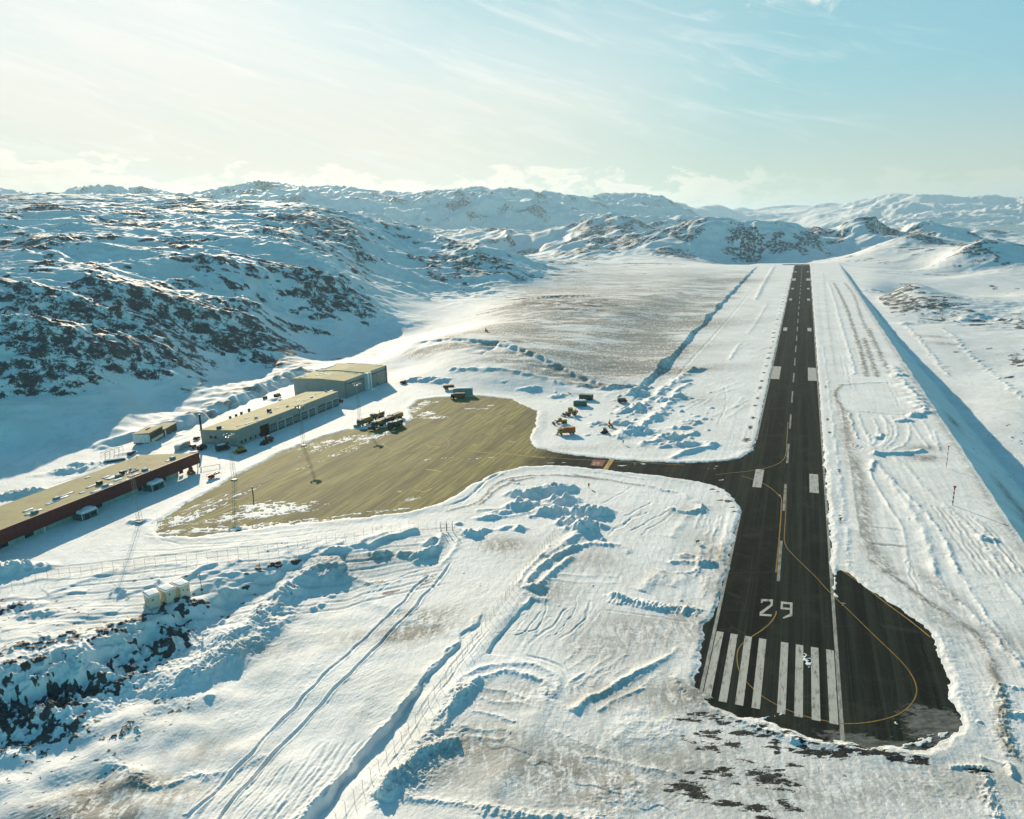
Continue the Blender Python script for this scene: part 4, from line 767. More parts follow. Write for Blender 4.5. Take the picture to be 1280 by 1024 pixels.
def link(name, me, kind=None, parent=None):
    o = bpy.data.objects.new(name, me); COL.objects.link(o)
    if kind: o['kind'] = kind
    if parent: o.parent = parent
    return o
def grid_mesh(name, r0, r1, mt):
    nr = r1 - r0; sl = slice(r0 * NC, r1 * NC); nv = nr * NC
    v = np.stack([GX[sl], GY[sl], Z[sl]], -1).astype(np.float32)
    me = bpy.data.meshes.new(name); me.vertices.add(nv); me.vertices.foreach_set('co', v.ravel())
    i = np.arange(nr - 1)[:, None] * NC + np.arange(NC - 1)[None]; i = i.ravel()
    q = np.stack([i, i + 1, i + NC + 1, i + NC], -1).astype(np.int32); nf = len(q)
    me.loops.add(nf * 4); me.loops.foreach_set('vertex_index', q.ravel())
    me.polygons.add(nf); me.polygons.foreach_set('loop_start', np.arange(nf, dtype=np.int32) * 4)
    me.update(calc_edges=True); me.polygons.foreach_set('use_smooth', np.ones(nf, bool))
    for nm, arr in (('rock', RK), ('dirt', DIRT), ('bare', BARE)):
        a = me.attributes.new(nm, 'FLOAT', 'POINT'); a.data.foreach_set('value', arr[sl].astype(np.float32))
    me.materials.append(mt); return link(name, me, 'structure')
ra = int(np.searchsorted(rows, 1720)); rb = int(np.searchsorted(rows, 3300))
grid_mesh('snow_ground', 0, ra + 1, M_GROUND); grid_mesh('hills', ra, rb + 1, M_GROUND); grid_mesh('mountains', rb, NR, M_GROUND)
# sea
m = mat('sea_water'); t = NT(m); t.out((.03, .10, .12), .25, .5, t.bump(t.noise(t.pos(), .02, 5), .2, 1.0))
me = bpy.data.meshes.new('sea'); me.from_pydata([(-3000, 2800, -62), (90000, 2800, -62), (90000, 90000, -62), (-3000, 90000, -62)], [], [(0, 1, 2, 3)]); me.materials.append(m); link('sea', me, 'structure')
# ------------------------------------------------------------------ pavement sheets
def u_coord(t):  # runway-frame coordinates of the shading point
    mp = t.pos(YAW); sp = t.n('ShaderNodeSeparateXYZ'); t.L.new(mp, sp.inputs[0])
    return mp, t.m('SUBTRACT', sp.outputs[0], RX0 * CY - RY0 * SY), t.m('SUBTRACT', sp.outputs[1], RX0 * SY + RY0 * CY)
def asphalt_material():
    m = mat('asphalt'); t = NT(m); mp, u, s = u_coord(t)
    st = t.n('ShaderNodeMapping'); t.L.new(mp, st.inputs[0]); st.inputs['Scale'].default_value = (1, .012, 1)
    n1 = t.noise(st.outputs[0], .45, 5, .65); n1b = t.noise(st.outputs[0], 1.8, 4, .6)
    st2 = t.n('ShaderNodeMapping'); t.L.new(mp, st2.inputs[0]); st2.inputs['Scale'].default_value = (1, .05, 1); st2.inputs['Rotation'].default_value = (0, 0, R(-9))
    n2 = t.noise(st2.outputs[0], .9, 5, .7, .3); n2b = t.noise(st2.outputs[0], .12, 4, .6)
    n3 = t.noise(t.pos(), .09, 5, .6); n4 = t.noise(t.pos(), 2.5, 4, .6)
    dark = t.mix(t.ss(n1, .35, .66), (.011, .016, .013), (.028, .034, .025)); dark = t.mix(t.m('MULTIPLY', t.ss(n1b, .45, .65), .35), dark, (.040, .045, .038)); n1c = t.noise(st.outputs[0], .16, 4, .6); dark = t.mix(t.m('MULTIPLY', t.ss(n1c, .47, .60), .75), dark, (.009, .011, .010)); vr = t.n('ShaderNodeTexVoronoi', feature='DISTANCE_TO_EDGE'); t.L.new(st2.outputs[0], vr.inputs['Vector']) if False else t.L.new(mp, vr.inputs['Vector']); vr.inputs['Scale'].default_value = .11; dark = t.mix(t.m('MULTIPLY', t.m('SUBTRACT', 1.0, t.ss(vr.outputs['Distance'], .0, .012)), .35), dark, (.06, .062, .052)); st3 = t.n('ShaderNodeMapping'); t.L.new(mp, st3.inputs[0]); st3.inputs['Scale'].default_value = (.6, .12, 1); n5 = t.noise(st3.outputs[0], .5, 7, .75, .6); dark = t.mix(t.m('MULTIPLY', t.ss(n5, .62, .78), .2), dark, (.16, .165, .15)); dark = t.mix(t.m('MULTIPLY', t.ss(n3, .5, .7), .35), dark, (.05, .048, .036))
    brown = t.mix(t.ss(n2, .38, .62), (.135, .120, .030), (.33, .285, .10)); brown = t.mix(t.m('MULTIPLY', t.ss(n2b, .42, .66), .6), brown, (.07, .066, .032)); brown = t.mix(t.m('MULTIPLY', t.ss(n3, .55, .75), .4), brown, (.21, .19, .10))
    def ell(uc, sc_, ru, rs):
        a = t.m('DIVIDE', t.m('SUBTRACT', u, uc), ru); b_ = t.m('DIVIDE', t.m('SUBTRACT', s, sc_), rs)
        return t.m('SUBTRACT', 1.0, t.m('SQRT', t.m('ADD', t.m('MULTIPLY', a, a), t.m('MULTIPLY', b_, b_))))
    sm = t.m('MAXIMUM', ell(34.5, 6.0, 9, 8.5), ell(24, -4.5, 16, 3.6)); smf = t.ss(t.m('ADD', sm, t.m('MULTIPLY', t.m('SUBTRACT', t.noise(t.pos(R(-15), (.5, 1, 1)), .55, 8, .75, .5), .5), 2.6)), .12, .30)
    dark = t.mix(t.m('MULTIPLY', smf, .55), dark, t.mix(t.ss(t.noise(t.pos(R(-15), (.4, 1, 1)), .8, 8, .7), .3, .7), (.09, .09, .08), (.34, .34, .31)))
    fac = t.ss(t.m('ADD', u, t.m('MULTIPLY', t.m('SUBTRACT', n3, .5), 30)), -96, -122)
    c = t.mix(fac, dark, brown); c = t.mix(t.m('MULTIPLY', t.ss(n4, .62, .72), .12), c, (.3, .3, .27))
    t.out(c, t.m('SUBTRACT', .9, t.m('MULTIPLY', fac, .10)), t.m('ADD', .05, t.m('MULTIPLY', fac, .07)), t.bump(n4, .25, .02)); return m
M_ASPH = asphalt_material()
def thick(pts, top, th, name, m, kind=None, parent=None):
    n = len(pts); v = [(x, y, top) for x, y in pts] + [(x, y, top - th) for x, y in pts]
    tri = tessellate_polygon([[Vector((x, y, 0)) for x, y in pts]])
    bm = bmesh.new(); vs = [bm.verts.new(p) for p in v]
    for a in tri:
        try: bm.faces.new([vs[i] for i in a])
        except ValueError: pass
    for i in range(n):
        j = (i + 1) % n; bm.faces.new([vs[i], vs[j], vs[j + n], vs[i + n]])
    bmesh.ops.recalc_face_normals(bm, faces=bm.faces); me = bpy.data.meshes.new(name); bm.to_mesh(me); bm.free(); me.materials.append(m)
    return link(name, me, kind, parent)
def grow(pts, d):
    c = [Vector(p) for p in pts]; n = len(c); A = sum(c[i].x * c[(i + 1) % n].y - c[(i + 1) % n].x * c[i].y for i in range(n)); sg = 1 if A > 0 else -1; o = []
    for i in range(n):
        a = (c[i] - c[i - 1]).normalized(); b = (c[(i + 1) % n] - c[i]).normalized(); t = (a + b).normalized(); o.append((c[i].x + t.y * d * sg, c[i].y - t.x * d * sg))
    return o
o_run = thick(grow(RUNWAY, 2.2), .045, .3, 'runway', M_ASPH, 'structure')
o_taxi = thick(grow(TAXI, 2.0), .035, .3, 'taxiway', M_ASPH, 'structure')
o_apr = thick(grow(APRON, 2.0), .025, .3, 'apron', M_ASPH, 'structure')
def paint(name, col, wear, lo=.38, hi=.6):
    m = mat(name); t = NT(m); mp, u, s = u_coord(t); st = t.n('ShaderNodeMapping'); t.L.new(mp, st.inputs[0]); st.inputs['Scale'].default_value = (1, .2, 1)
    n = t.noise(st.outputs[0], 1.1, 8, .78); n2 = t.noise(t.pos(), .5, 4, .6); a = t.mix(n2, col, tuple(c * .78 for c in col))
    t.out(t.mix(t.m('MULTIPLY', t.m('SUBTRACT', 1.0, t.ss(n, lo, hi)), wear), a, (.06, .06, .05)), .7, .2); return m
P_W = paint('white_paint', (.52, .51, .44), .8, .35, .50); P_WD = paint('worn_white_paint', (.36, .36, .31), .9, .36, .6); P_Y = paint('yellow_paint', (.36, .21, .035), .5); P_YD = paint('faded_yellow_paint', (.62, .40, .06), .5, .40, .60); P_R = paint('red_paint', (.36, .07, .045), .5); P_WT = paint('thin_white_paint', (.42, .42, .36), .6)
P_FW = paint('faint_white_paint', (.50, .47, .33), .7, .4, .6)
def flatmesh(name, polys, z, m, parent):
    bm = bmesh.new()
    for pl in polys:
        vs = [bm.verts.new((p[0], p[1], z)) for p in pl]
        f = bm.faces.new(vs)
        if f.normal.z < 0 or True: pass
    bm.normal_update()
    for f in bm.faces:
        if f.normal.z < 0: f.normal_flip()
    me = bpy.data.meshes.new(name); bm.to_mesh(me); bm.free(); me.materials.append(m); return link(name, me, None, parent)
def rect(u0, s0, u1, s1): return [rw(u0, s0), rw(u1, s0), rw(u1, s1), rw(u0, s1)]
for i in range(4):
    for sg in (-1, 1):
        a = sg * (1.8 + i * 3.6); flatmesh('threshold_stripe', [rect(a, 0, a + sg * 1.8, 30)], .075, P_W, o_run)
        flatmesh('threshold_stripe', [rect(a, 1566, a + sg * 1.8, 1600)], .075, P_W, o_run)
k = 0; s = 64.3
while s < 1530: flatmesh('centreline_dash', [rect(-.45, s, .45, s + 30.4)], .075, P_WD, o_run); s += 58.17
for s0, s1, a, b in ((145.45, 168.6, 9.14, 12.6), (362.3, 407.6, 9.04, 14.45)):
    for sg in (-1, 1): flatmesh('touchdown_mark' if a > 9.1 else 'aiming_point_mark', [rect(sg * a, s0, sg * b, s1)], .075, P_W, o_run)
def s_at(px, py): p = gp(px, py); return to_uv(p[0], p[1])[1]
for y, ap in ((412, 0), (374.6, 0), (361, 0), (349.5, 1), (340, 0)):
    s0 = s_at(1003, y); d = 11 if not ap else 22
    for sg in (-1, 1): flatmesh('aiming_point_mark' if ap else 'touchdown_mark', [rect(sg * (8.2 if ap else 9.1), s0 - d, sg * (14.45 if ap else 12.6), s0 + d)], .075, P_W, o_run)
flatmesh('edge_line', [rect(-15.45, 214, -14.6, 1600), rect(-15.45, -8, -14.6, 118)], .065, P_WT, o_run)
flatmesh('edge_line', [rect(14.6, -16, 15.45, 1600)], .065, P_WT, o_run)
# 29
def num(polys): return [[rw(u, s) for u, s in pl] for pl in polys]
def zn(*pts): return [gp(860 + x * .20508, 720 + y * .20508)[:2] for x, y in pts]
flatmesh('number', [zn((445, 142), (518, 145), (517, 158), (444, 155)), zn((444, 155), (455, 156), (454, 166), (443, 165)), zn((505, 157), (517, 158), (516, 182), (453, 232), (437, 232), (437, 222), (503, 175)), zn((437, 232), (510, 236), (508, 248), (436, 244))], .08, P_W, o_run)
flatmesh('number', [zn((566, 157), (637, 164), (637, 177), (566, 170)), zn((566, 170), (579, 171), (577, 205), (563, 203)), zn((577, 193), (620, 197), (620, 208), (577, 205)), zn((622, 176), (637, 177), (635, 246), (620, 240)), zn((578, 254), (620, 232), (634, 246), (580, 262))], .08, P_W, o_run)
def ribbon(name, px, w, m, parent, z=.07, sm=2):
    pts = [gp(*p)[:2] for p in px]
    if sm: pts = smooth([(p[0], p[1], 0) for p in pts], sm)
    v = [Vector(p[:2]) for p in pts]; pol = []; Lf = []; Rt = []
    for i, p in enumerate(v):
        t = (v[min(i + 1, len(v) - 1)] - v[max(i - 1, 0)]).normalized(); nrm = Vector((-t.y, t.x)) * w / 2; Lf.append(p + nrm); Rt.append(p - nrm)
    bm = bmesh.new(); a = [bm.verts.new((p.x, p.y, z)) for p in Lf]; b = [bm.verts.new((p.x, p.y, z)) for p in Rt]
    for i in range(len(v) - 1):
        f = bm.faces.new([b[i], b[i + 1], a[i + 1], a[i]])
    me = bpy.data.meshes.new(name); bm.to_mesh(me); bm.free(); me.materials.append(m); return link(name, me, None, parent)
z5_ = lambda *p: zo(900, 600, 160 / 1260, p); z6_ = lambda *p: zo(860, 720, .20508, p); z4_ = lambda *p: zo(920, 500, 130 / 1109, p)
ribbon('guide_line', z4_((-220, 800), (-60, 780), (100, 765), (210, 748), (300, 732), (400, 705), (480, 665), (520, 620), (536, 560), (540, 470), (548, 350), (554, 240)), .22, P_YD, o_run)
ribbon('guide_line', z4_((60, 812), (180, 850), (300, 895), (380, 945), (440, 1000), (470, 1040)) + z5_((580, 130), (603, 175), (608, 220)), .22, P_YD, o_run)
ribbon('guide_line', z5_((605, 220), (600, 350), (580, 620), (550, 912)), .42, P_Y, o_run, sm=0)
ribbon('guide_line', z5_((655, 60), (645, 350), (632, 560), (632, 600), (650, 660), (700, 720), (800, 820), (1010, 1020)) + zS((0, 70), (60, 135), (130, 200), (210, 280), (300, 365), (350, 415), (385, 465), (400, 510), (392, 550), (360, 590), (310, 620), (230, 640), (160, 648), (105, 648)) + z6_((945, 905), (860, 890), (700, 855), (640, 832), (540, 788), (450, 735), (360, 655), (315, 590), (298, 530), (300, 460), (320, 425), (340, 405)), .28, P_Y, o_run)
ribbon('guide_line', z6_((340, 408), (388, 370), (440, 340), (490, 300), (520, 265), (538, 230), (538, 215)), .35, P_Y, o_run)
ribbon('guide_line', z6_((760, -5), (820, 45), (860, 85), (1030, 250)), .0001, P_Y, o_run) if 0 else None
ribbon('pavement_edge_line', zS((75, 22), (150, 75), (200, 110), (260, 160), (330, 210), (390, 255), (450, 305)), .3, P_YD, o_run)
# taxiway and apron paint
zH = lambda *p: zo(680, 550, 180 / 1280, p)
flatmesh('holding_sign_mark', [[gp(*p)[:2] for p in zH((437, 176), (551, 180), (520, 236), (412, 228))]], .07, P_R, o_taxi)
flatmesh('holding_sign_text', [[gp(*p)[:2] for p in zH(*q)] for q in (((440, 200), (462, 201), (459, 206), (437, 205)), ((455, 206), (459, 206), (446, 216), (441, 216)), ((434, 216), (456, 217), (453, 222), (431, 221)), ((472, 201), (496, 202), (493, 207), (469, 206)), ((469, 206), (473, 206), (469, 212), (465, 212)), ((467, 211), (490, 212), (487, 216), (464, 215)), ((488, 205), (494, 206), (484, 224), (478, 224)))], .085, P_W, o_taxi)
flatmesh('holding_bar', [[gp(*p)[:2] for p in zH((597, 150), (640, 153), (566, 266), (524, 260))]], .07, P_YD, o_taxi)
ribbon('guide_line', zH((-640, 80), (-500, 100), (-300, 125), (-100, 140), (20, 155), (200, 170), (410, 180), (600, 190), (900, 205), (1250, 225)), .3, P_YD, o_taxi)
zG = lambda *p: zo(420, 460, .28125, p)
ribbon('guide_line', zG((585, 368), (650, 376), (730, 382), (800, 388), (930, 400)), .8, P_YD, o_apr)
ribbon('guide_line', zG((400, 452), (440, 456), (470, 462)), .9, P_YD, o_apr, sm=0); ribbon('guide_line', zG((275, 600), (340, 592), (372, 572)), .7, P_YD, o_apr, sm=0); ribbon('guide_line', zG((345, 545), (400, 552), (425, 535)), .7, P_YD, o_apr, sm=0)
ribbon('guide_line', zG((800, 360), (850, 380), (890, 385)), .3, P_YD, o_apr)
for a in (((670, 292), (695, 298)), ((608, 343), (630, 345)), ((275, 548), (292, 552)), ((560, 156), (575, 160))): ribbon('stand_mark', zG(*a), 1.6, P_YD, o_apr, sm=0)
for a in (((725, 268), (760, 264), (735, 282), (765, 284)), ((755, 258), (785, 256)), ((762, 272), (790, 262))): ribbon('stand_number', zG(*a), .8, P_YD, o_apr, sm=0)
for a in (((400, 345), (425, 350), (405, 360)), ((430, 350), (462, 352), (440, 362))): ribbon('stand_number', zG(*a), .8, P_YD, o_apr, sm=0)
ribbon('guide_line', zG((330, 310), (400, 302), (470, 306), (520, 318), (555, 332)), .35, P_FW, o_apr); ribbon('guide_line', zG((330, 270), (450, 265), (600, 275), (690, 298)), .25, P_FW, o_apr)
ribbon('guide_line', zG((210, 320), (330, 290), (480, 300), (510, 340), (480, 370), (350, 375), (230, 360), (205, 335)), .3, P_FW, o_apr); ribbon('guide_line', zG((190, 395), (300, 405), (430, 410)), .25, P_FW, o_apr); ribbon('guide_line', zG((560, 170), (640, 210), (672, 250)), .3, P_FW, o_apr)
ribbon('guide_line', zG((300, 355), (480, 330), (700, 300), (850, 230)), .25, P_FW, o_apr)
for o in (0, 60): ribbon('guide_line', zo(190, 560, .25, [(40 + o * 3, 390 - o), (300 + o * 3, 255 - o), (640 + o * 3, 120 - o)]), .3, P_FW, o_apr, sm=0)
for a in (((520, 415), (560, 392), (640, 396)), ((570, 418), (610, 400)), ((600, 420), (640, 398))): ribbon('stand_number', zG(*a), .35, P_FW, o_apr, sm=0)
for a in (((305, 588), (322, 578), (318, 592)), ((328, 586), (348, 572), (345, 584))): ribbon('stand_number', zG(*a), .7, P_W, o_apr, sm=0)
# ------------------------------------------------------------------ things
def zg(x, y):
    r = np.interp(y, rows, np.arange(NR)); i = int(min(max(r, 0), NR - 2)); fr = r - i
    c = np.interp(x / y, tx, np.arange(NC)); j = int(min(max(c, 0), NC - 2)); fc = c - j
    g = lambda a, b: float(Z[a * NC + b])
    return (g(i, j) * (1 - fc) + g(i, j + 1) * fc) * (1 - fr) + (g(i + 1, j) * (1 - fc) + g(i + 1, j + 1) * fc) * fr
def on(px, py, z=0.0):
    p = gp(px, py, z); return Vector((p[0], p[1], max(zg(p[0], p[1]), .04)))
_mc = {}
def pm(name, col, rough=.6, spec=.3, var=.25, metal=0.0, scale=1.2):
    if name in _mc: return _mc[name]
    m = mat(name); t = NT(m); n = t.noise(t.pos(0, (1, 1, .35)), scale, 5, .65)
    t.out(t.mix(t.m('MULTIPLY', t.ss(n, .42, .72), 1.0), col, tuple(c * (1 - var) for c in col)), rough, spec, t.bump(n, .1, .03), metal); _mc[name] = m; return m
def ribbed(name, col, ax, period, var=.2, depth=.6):
    """profiled metal sheet: ribs along the object's own axis"""
    m = mat(name); t = NT(m); tc = t.n('ShaderNodeTexCoord'); sp = t.n('ShaderNodeSeparateXYZ'); t.L.new(tc.outputs['Object'], sp.inputs[0])
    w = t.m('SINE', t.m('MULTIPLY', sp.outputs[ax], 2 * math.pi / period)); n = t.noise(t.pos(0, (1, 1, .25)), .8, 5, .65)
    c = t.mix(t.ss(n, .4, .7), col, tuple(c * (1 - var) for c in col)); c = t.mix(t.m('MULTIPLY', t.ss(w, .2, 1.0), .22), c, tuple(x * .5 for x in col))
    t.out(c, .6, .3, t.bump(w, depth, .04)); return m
M_SNOW = mat('drift_snow'); _t = NT(M_SNOW); _n = _t.noise(_t.pos(), 1.5, 5, .6); _t.out(_t.mix(_n, (.84, .85, .86), (.72, .73, .72)), .75, .2, _t.bump(_n, .5, .3))
M_YEL = pm('machine_yellow', (.42, .25, .025), .45); M_ORG = pm('machine_orange', (.42, .13, .03), .45); M_BLK = pm('dark_rubber', (.018, .018, .018), .8); M_DK = pm('dark_metal', (.03, .032, .034), .6); M_GLS = pm('vehicle_glass', (.02, .03, .035), .12, .6, .1)
M_GRY = pm('galvanised_steel', (.22, .23, .22), .5, .4, .3); M_RED = pm('faded_red_metal', (.30, .04, .03), .5); M_GRN = pm('green_container_paint', (.07, .14, .09), .6); M_WHT = pm('white_metal', (.70, .70, .66), .5); M_BRN = pm('rusty_brown', (.10, .05, .03), .7, .2, .5)
M_STEEL = pm('bare_steel', (.35, .35, .34), .35, .5, .3, .6); M_LAMP = pm('lamp_glass', (.75, .74, .66), .2, .5, .05); M_CREAM = pm('cream_cladding', (.66, .61, .48), .6, .2, .15); M_OLV = pm('olive_sheet', (.10, .11, .085), .6, .25, .4)
class MB:
    def __init__(s): s.b = bmesh.new()
    def box(s, x0, x1, y0, y1, z0, z1, taper=0, bev=0):
        tp = taper; v = [s.b.verts.new(p) for p in ((x0, y0, z0), (x1, y0, z0), (x1, y1, z0), (x0, y1, z0), (x0 + tp, y0 + tp, z1), (x1 - tp, y0 + tp, z1), (x1 - tp, y1 - tp, z1), (x0 + tp, y1 - tp, z1))]
        fs = [s.b.faces.new([v[i] for i in f]) for f in ((3, 2, 1, 0), (4, 5, 6, 7), (0, 1, 5, 4), (1, 2, 6, 5), (2, 3, 7, 6), (3, 0, 4, 7))]
        if bev: bmesh.ops.bevel(s.b, geom=list({e for f in fs for e in f.edges}), offset=bev, segments=1, affect='EDGES')
        return s
    def prism(s, prof, y0, y1, axis='y'):
        """closed profile (x,z) swept along y, or (y,z) swept along x"""
        f = (lambda a, z, t: (a, t, z)) if axis == 'y' else (lambda a, z, t: (t, a, z))
        A = [s.b.verts.new(f(a, z, y0)) for a, z in prof]; B = [s.b.verts.new(f(a, z, y1)) for a, z in prof]; n = len(prof)
        s.b.faces.new(A); s.b.faces.new(B[::-1])
        for i in range(n): s.b.faces.new([A[i], B[i], B[(i + 1) % n], A[(i + 1) % n]])
        return s
    def cyl(s, c, r, h, axis='z', n=12, r2=None):
        r2 = r if r2 is None else r2; A = []; B = []
        for i in range(n):
            a = 2 * math.pi * i / n; p, q = math.cos(a), math.sin(a)
            def P(rr, d):
                if axis == 'z': return (c[0] + p * rr, c[1] + q * rr, c[2] + d)
                if axis == 'x': return (c[0] + d, c[1] + p * rr, c[2] + q * rr)
                return (c[0] + p * rr, c[1] + d, c[2] + q * rr)
            A.append(s.b.verts.new(P(r, 0))); B.append(s.b.verts.new(P(r2, h)))
        s.b.faces.new(A); s.b.faces.new(B[::-1])
        for i in range(n): s.b.faces.new([A[i], B[i], B[(i + 1) % n], A[(i + 1) % n]])
        return s
    def bar(s, a, b, r=.05, n=4):
        a = Vector(a); b = Vector(b); d = (b - a).normalized(); u = d.orthogonal().normalized(); w = d.cross(u); A = []; B = []
        for i in range(n):
            an = 2 * math.pi * (i + .5) / n; o = (u * math.cos(an) + w * math.sin(an)) * r; A.append(s.b.verts.new(a + o)); B.append(s.b.verts.new(b + o))
        s.b.faces.new(A); s.b.faces.new(B[::-1])
        for i in range(n): s.b.faces.new([A[i], B[i], B[(i + 1) % n], A[(i + 1) % n]])
        return s
    def heap(s, x0, x1, y0, y1, z, h, n=10, seed=0, edge=.25, plan=None):
        """soft slab of snow with an uneven top and ragged outline"""
        g = {}; 
        for i in range(n + 1):
            for j in range(n + 1):
                a, b = i / n, j / n; e = min(a, 1 - a, b, 1 - b) * n; hh = h * (0 if e == 0 else min(1, .6 + .25 * e)) * (.75 + .5 * mnoise.noise((a * 3 + seed, b * 3, seed)))
                k = 1 - edge * (mnoise.noise((a * 4 + seed, b * 4, 7)) * .5 + .5) * (1 if e == 0 else 0)
                x = x0 + (x1 - x0) * (.5 + (a - .5) * k); y = y0 + (y1 - y0) * (.5 + (b - .5) * k)
                g[i, j] = s.b.verts.new((x, y, z + hh))
        for i in range(n):
            for j in range(n): s.b.faces.new([g[i, j], g[i + 1, j], g[i + 1, j + 1], g[i, j + 1]])
        ring = [g[i, 0] for i in range(n + 1)] + [g[n, j] for j in range(1, n + 1)] + [g[i, n] for i in range(n - 1, -1, -1)] + [g[0, j] for j in range(n - 1, 0, -1)]
        s.b.faces.new(ring[::-1]); return s
    def build(s, name, m, parent=None, smooth_=False, kind=None):
        bmesh.ops.recalc_face_normals(s.b, faces=s.b.faces); me = bpy.data.meshes.new(name); s.b.to_mesh(me); s.b.free(); me.materials.append(m)
        if smooth_:
            for p in me.polygons: p.use_smooth = True
        return link(name, me, kind, parent)
class SN:
    def __init__(s, parent): s.p = parent
    def heap(s, *a, **k): MB().heap(*a, **k).build('roof_snow', M_SNOW, s.p, True)
def thing(name, label, cat, loc, rz=0.0, group=None):
    o = bpy.data.objects.new(name, None); COL.objects.link(o); o.location = loc; o.rotation_euler = (0, 0, rz); o.empty_display_size = .5
    o['label'] = label; o['category'] = cat
    if group: o['group'] = group
    return o
def B(name, m, parent, *boxes, bev=0, **k):
    first = None
    if name in ('grate',):
        mb = MB(); [mb.box(*b) for b in boxes]; return mb.build(name, m, parent)
    for b in boxes:
        r_ = MB().box(*b, bev=bev).build(name, m, parent, **k); first = first or r_
    return first
def heading(a, b):
    p, q = gp(*a), gp(*b); return math.atan2(q[1] - p[1], q[0] - p[0])   # local +x faces b
def uvthing(name, label, cat, u, s, group=None):
    p = rw(u, s); return thing(name, label, cat, (p[0], p[1], 0), -YAW, group)   # local x = u, local y = s
def su(px, py): p = gp(px, py); return to_uv(p[0], p[1])

# ---- terminal
u0, s0 = -256.3, 0.0
T = uvthing('terminal_building', 'long low terminal building with dark red fascia and flat beige roof at left edge', 'building', u0, s0)
M_ROOF = pm('beige_roofing', (.46, .39, .21), .8, .1, .2, scale=.15); M_FAS = ribbed('dark_red_cladding', (.125, .024, .020), 1, .6, .35); M_TEAL = ribbed('pale_green_panels', (.30, .46, .41), 1, 1.3, .3)
b = MB(); b.b.faces.new([b.b.verts.new(p) for p in ((-24.2, -95, 7.6), (-.2, -95, 7.6), (-.2, 97, 7.6), (-24.2, 87, 7.6))]); r_ = bmesh.ops.extrude_face_region(b.b, geom=list(b.b.faces)); bmesh.ops.translate(b.b, verts=[v for v in r_['geom'] if isinstance(v, bmesh.types.BMVert)], vec=(0, 0, .3)); b.build('roof', M_ROOF, T)
fa = MB(); fa.prism([(-.2, 2.9), (.25, 2.9), (.25, 8.15), (-.2, 8.15)], -95, 97.6); fa.b.faces.new([fa.b.verts.new(p) for p in ((.25, 97.7, 2.9), (.25, 97.7, 8.15), (-4, 96.2, 8.1), (-4, 96.2, 3.2))]); fa.build('fascia', M_FAS, T)
B('wall', M_TEAL, T, (-23.6, -2.2, -94, 85, 0, 7.55)); e_ = MB(); e_.prism([(-23.6, 0), (-2.2, 0), (-2.2, 7.4), (-23.6, 7.4)], 85.01, 86.5); e_.build('end_wall', pm('grey_wall', (.30, .30, .27)), T)
B('soffit', M_WHT, T, (-2.2, -.2, -94, 96, 3.0, 3.15))
def term_s(px, py): return su(px, py)[1]
for k_, (pa, pb) in enumerate((((5, 690), (18, 685)), ((40, 677), (52, 672)), ((127, 640), (137, 636)), ((180, 617), (186, 615)), ((214, 606), (220, 603)), ((236, 596), (240, 594)))):
    a_, b_ = term_s(*pa), term_s(*pb); w = B('window', M_GLS, T, (-2.2, -2.08, a_, b_, .6, 2.4)); B('frame', M_WHT, w, (-2.12, -2.03, a_ - .1, a_, .5, 2.5), (-2.12, -2.03, b_, b_ + .1, .5, 2.5))
B('column', M_WHT, T, (-.6, -.3, 96.3, 96.6, 0, 3)); B('column', M_WHT, T, (-.6, -.3, 20, 20.3, 0, 3))
for (px, py, L_) in ((192.6, 615.4, 6.5), (107.8, 653, 6.8)):
    sv = term_s(px, py); v_ = B('vestibule', pm('dark_green_cladding', (.07, .13, .11)), T, (-2.1, 3.2, sv, sv + L_, 0, 2.9))
    B('door', M_GLS, v_, (3.2, 3.28, sv + 1.2, sv + 3.2, .1, 2.3)); B('window', M_GLS, v_, (3.2, 3.26, sv + 4, sv + L_ - .6, 1.0, 2.2)); B('corner_trim', M_WHT, v_, (3.12, 3.3, sv - .1, sv + .1, 0, 2.9), (3.12, 3.3, sv + L_ - .1, sv + L_ + .1, 0, 2.9))
    MB().heap(-2.1, 3.7, sv - .3, sv + L_ + .3, 2.95, 1.5, seed=px * .1, edge=.1).build('roof_snow', M_SNOW, v_, True)
def roof_p(px, py, z=7.9): p = gp(px, py, z); a, c = to_uv(p[0], p[1]); return a - u0, c - s0
zD = lambda x, y: (90 + x * .13677, 560 + y * .13677)
sn = SN(T)
for x, y, rx, ry in ((360, 275, 2.2, 3.5), (420, 290, 1.2, 3.0), (310, 268, 1, 2.5), (180, 350, 1.0, 4), (250, 385, 1.2, 5.5), (330, 350, 1.6, 3.5), (90, 410, .8, 1.5), (880, 118, 1.2, 1.8), (145, 270, 1.0, 1.8), (655, 228, 1.2, 2.2), (480, 300, .8, 3), (530, 185, .5, .6), (520, 345 - 110, .7, 1.5), (-60, 430, .7, 5), (-120, 470, 1.0, 6), (-180, 500, .9, 4), (-350, 590, 1.2, 5), (-400, 570, 1.0, 3), (700, 208, .8, 1.5)):
    cx, cy = roof_p(*zD(x, y)); sn.heap(cx - rx, min(cx + rx, -.5), cy - ry, cy + ry, 7.9, .25, n=6, seed=x * .01, edge=.7)
for x, y, w_, h_ in ((252, 330, .9, 1.3), (458, 238, .8, 1.4)): cx, cy = roof_p(*zD(x, y)); B('vent', M_DK, T, (cx - w_, cx + w_, cy - w_, cy + w_, 7.9, 7.9 + h_))
for x, y in ((305, 355), (425, 262), (920, 100), (668, 208), (-140, 470), (-340, 595)):
    cx, cy = roof_p(*zD(x, y)); v_ = B('vent', M_GRY, T, (cx - .8, cx + .8, cy - 1.1, cy + 1.1, 7.9, 8.7)); MB().heap(cx - .95, cx + .95, cy - 1.25, cy + 1.25, 8.72, .35, n=5, seed=x).build('cap_snow', M_SNOW, v_, True)
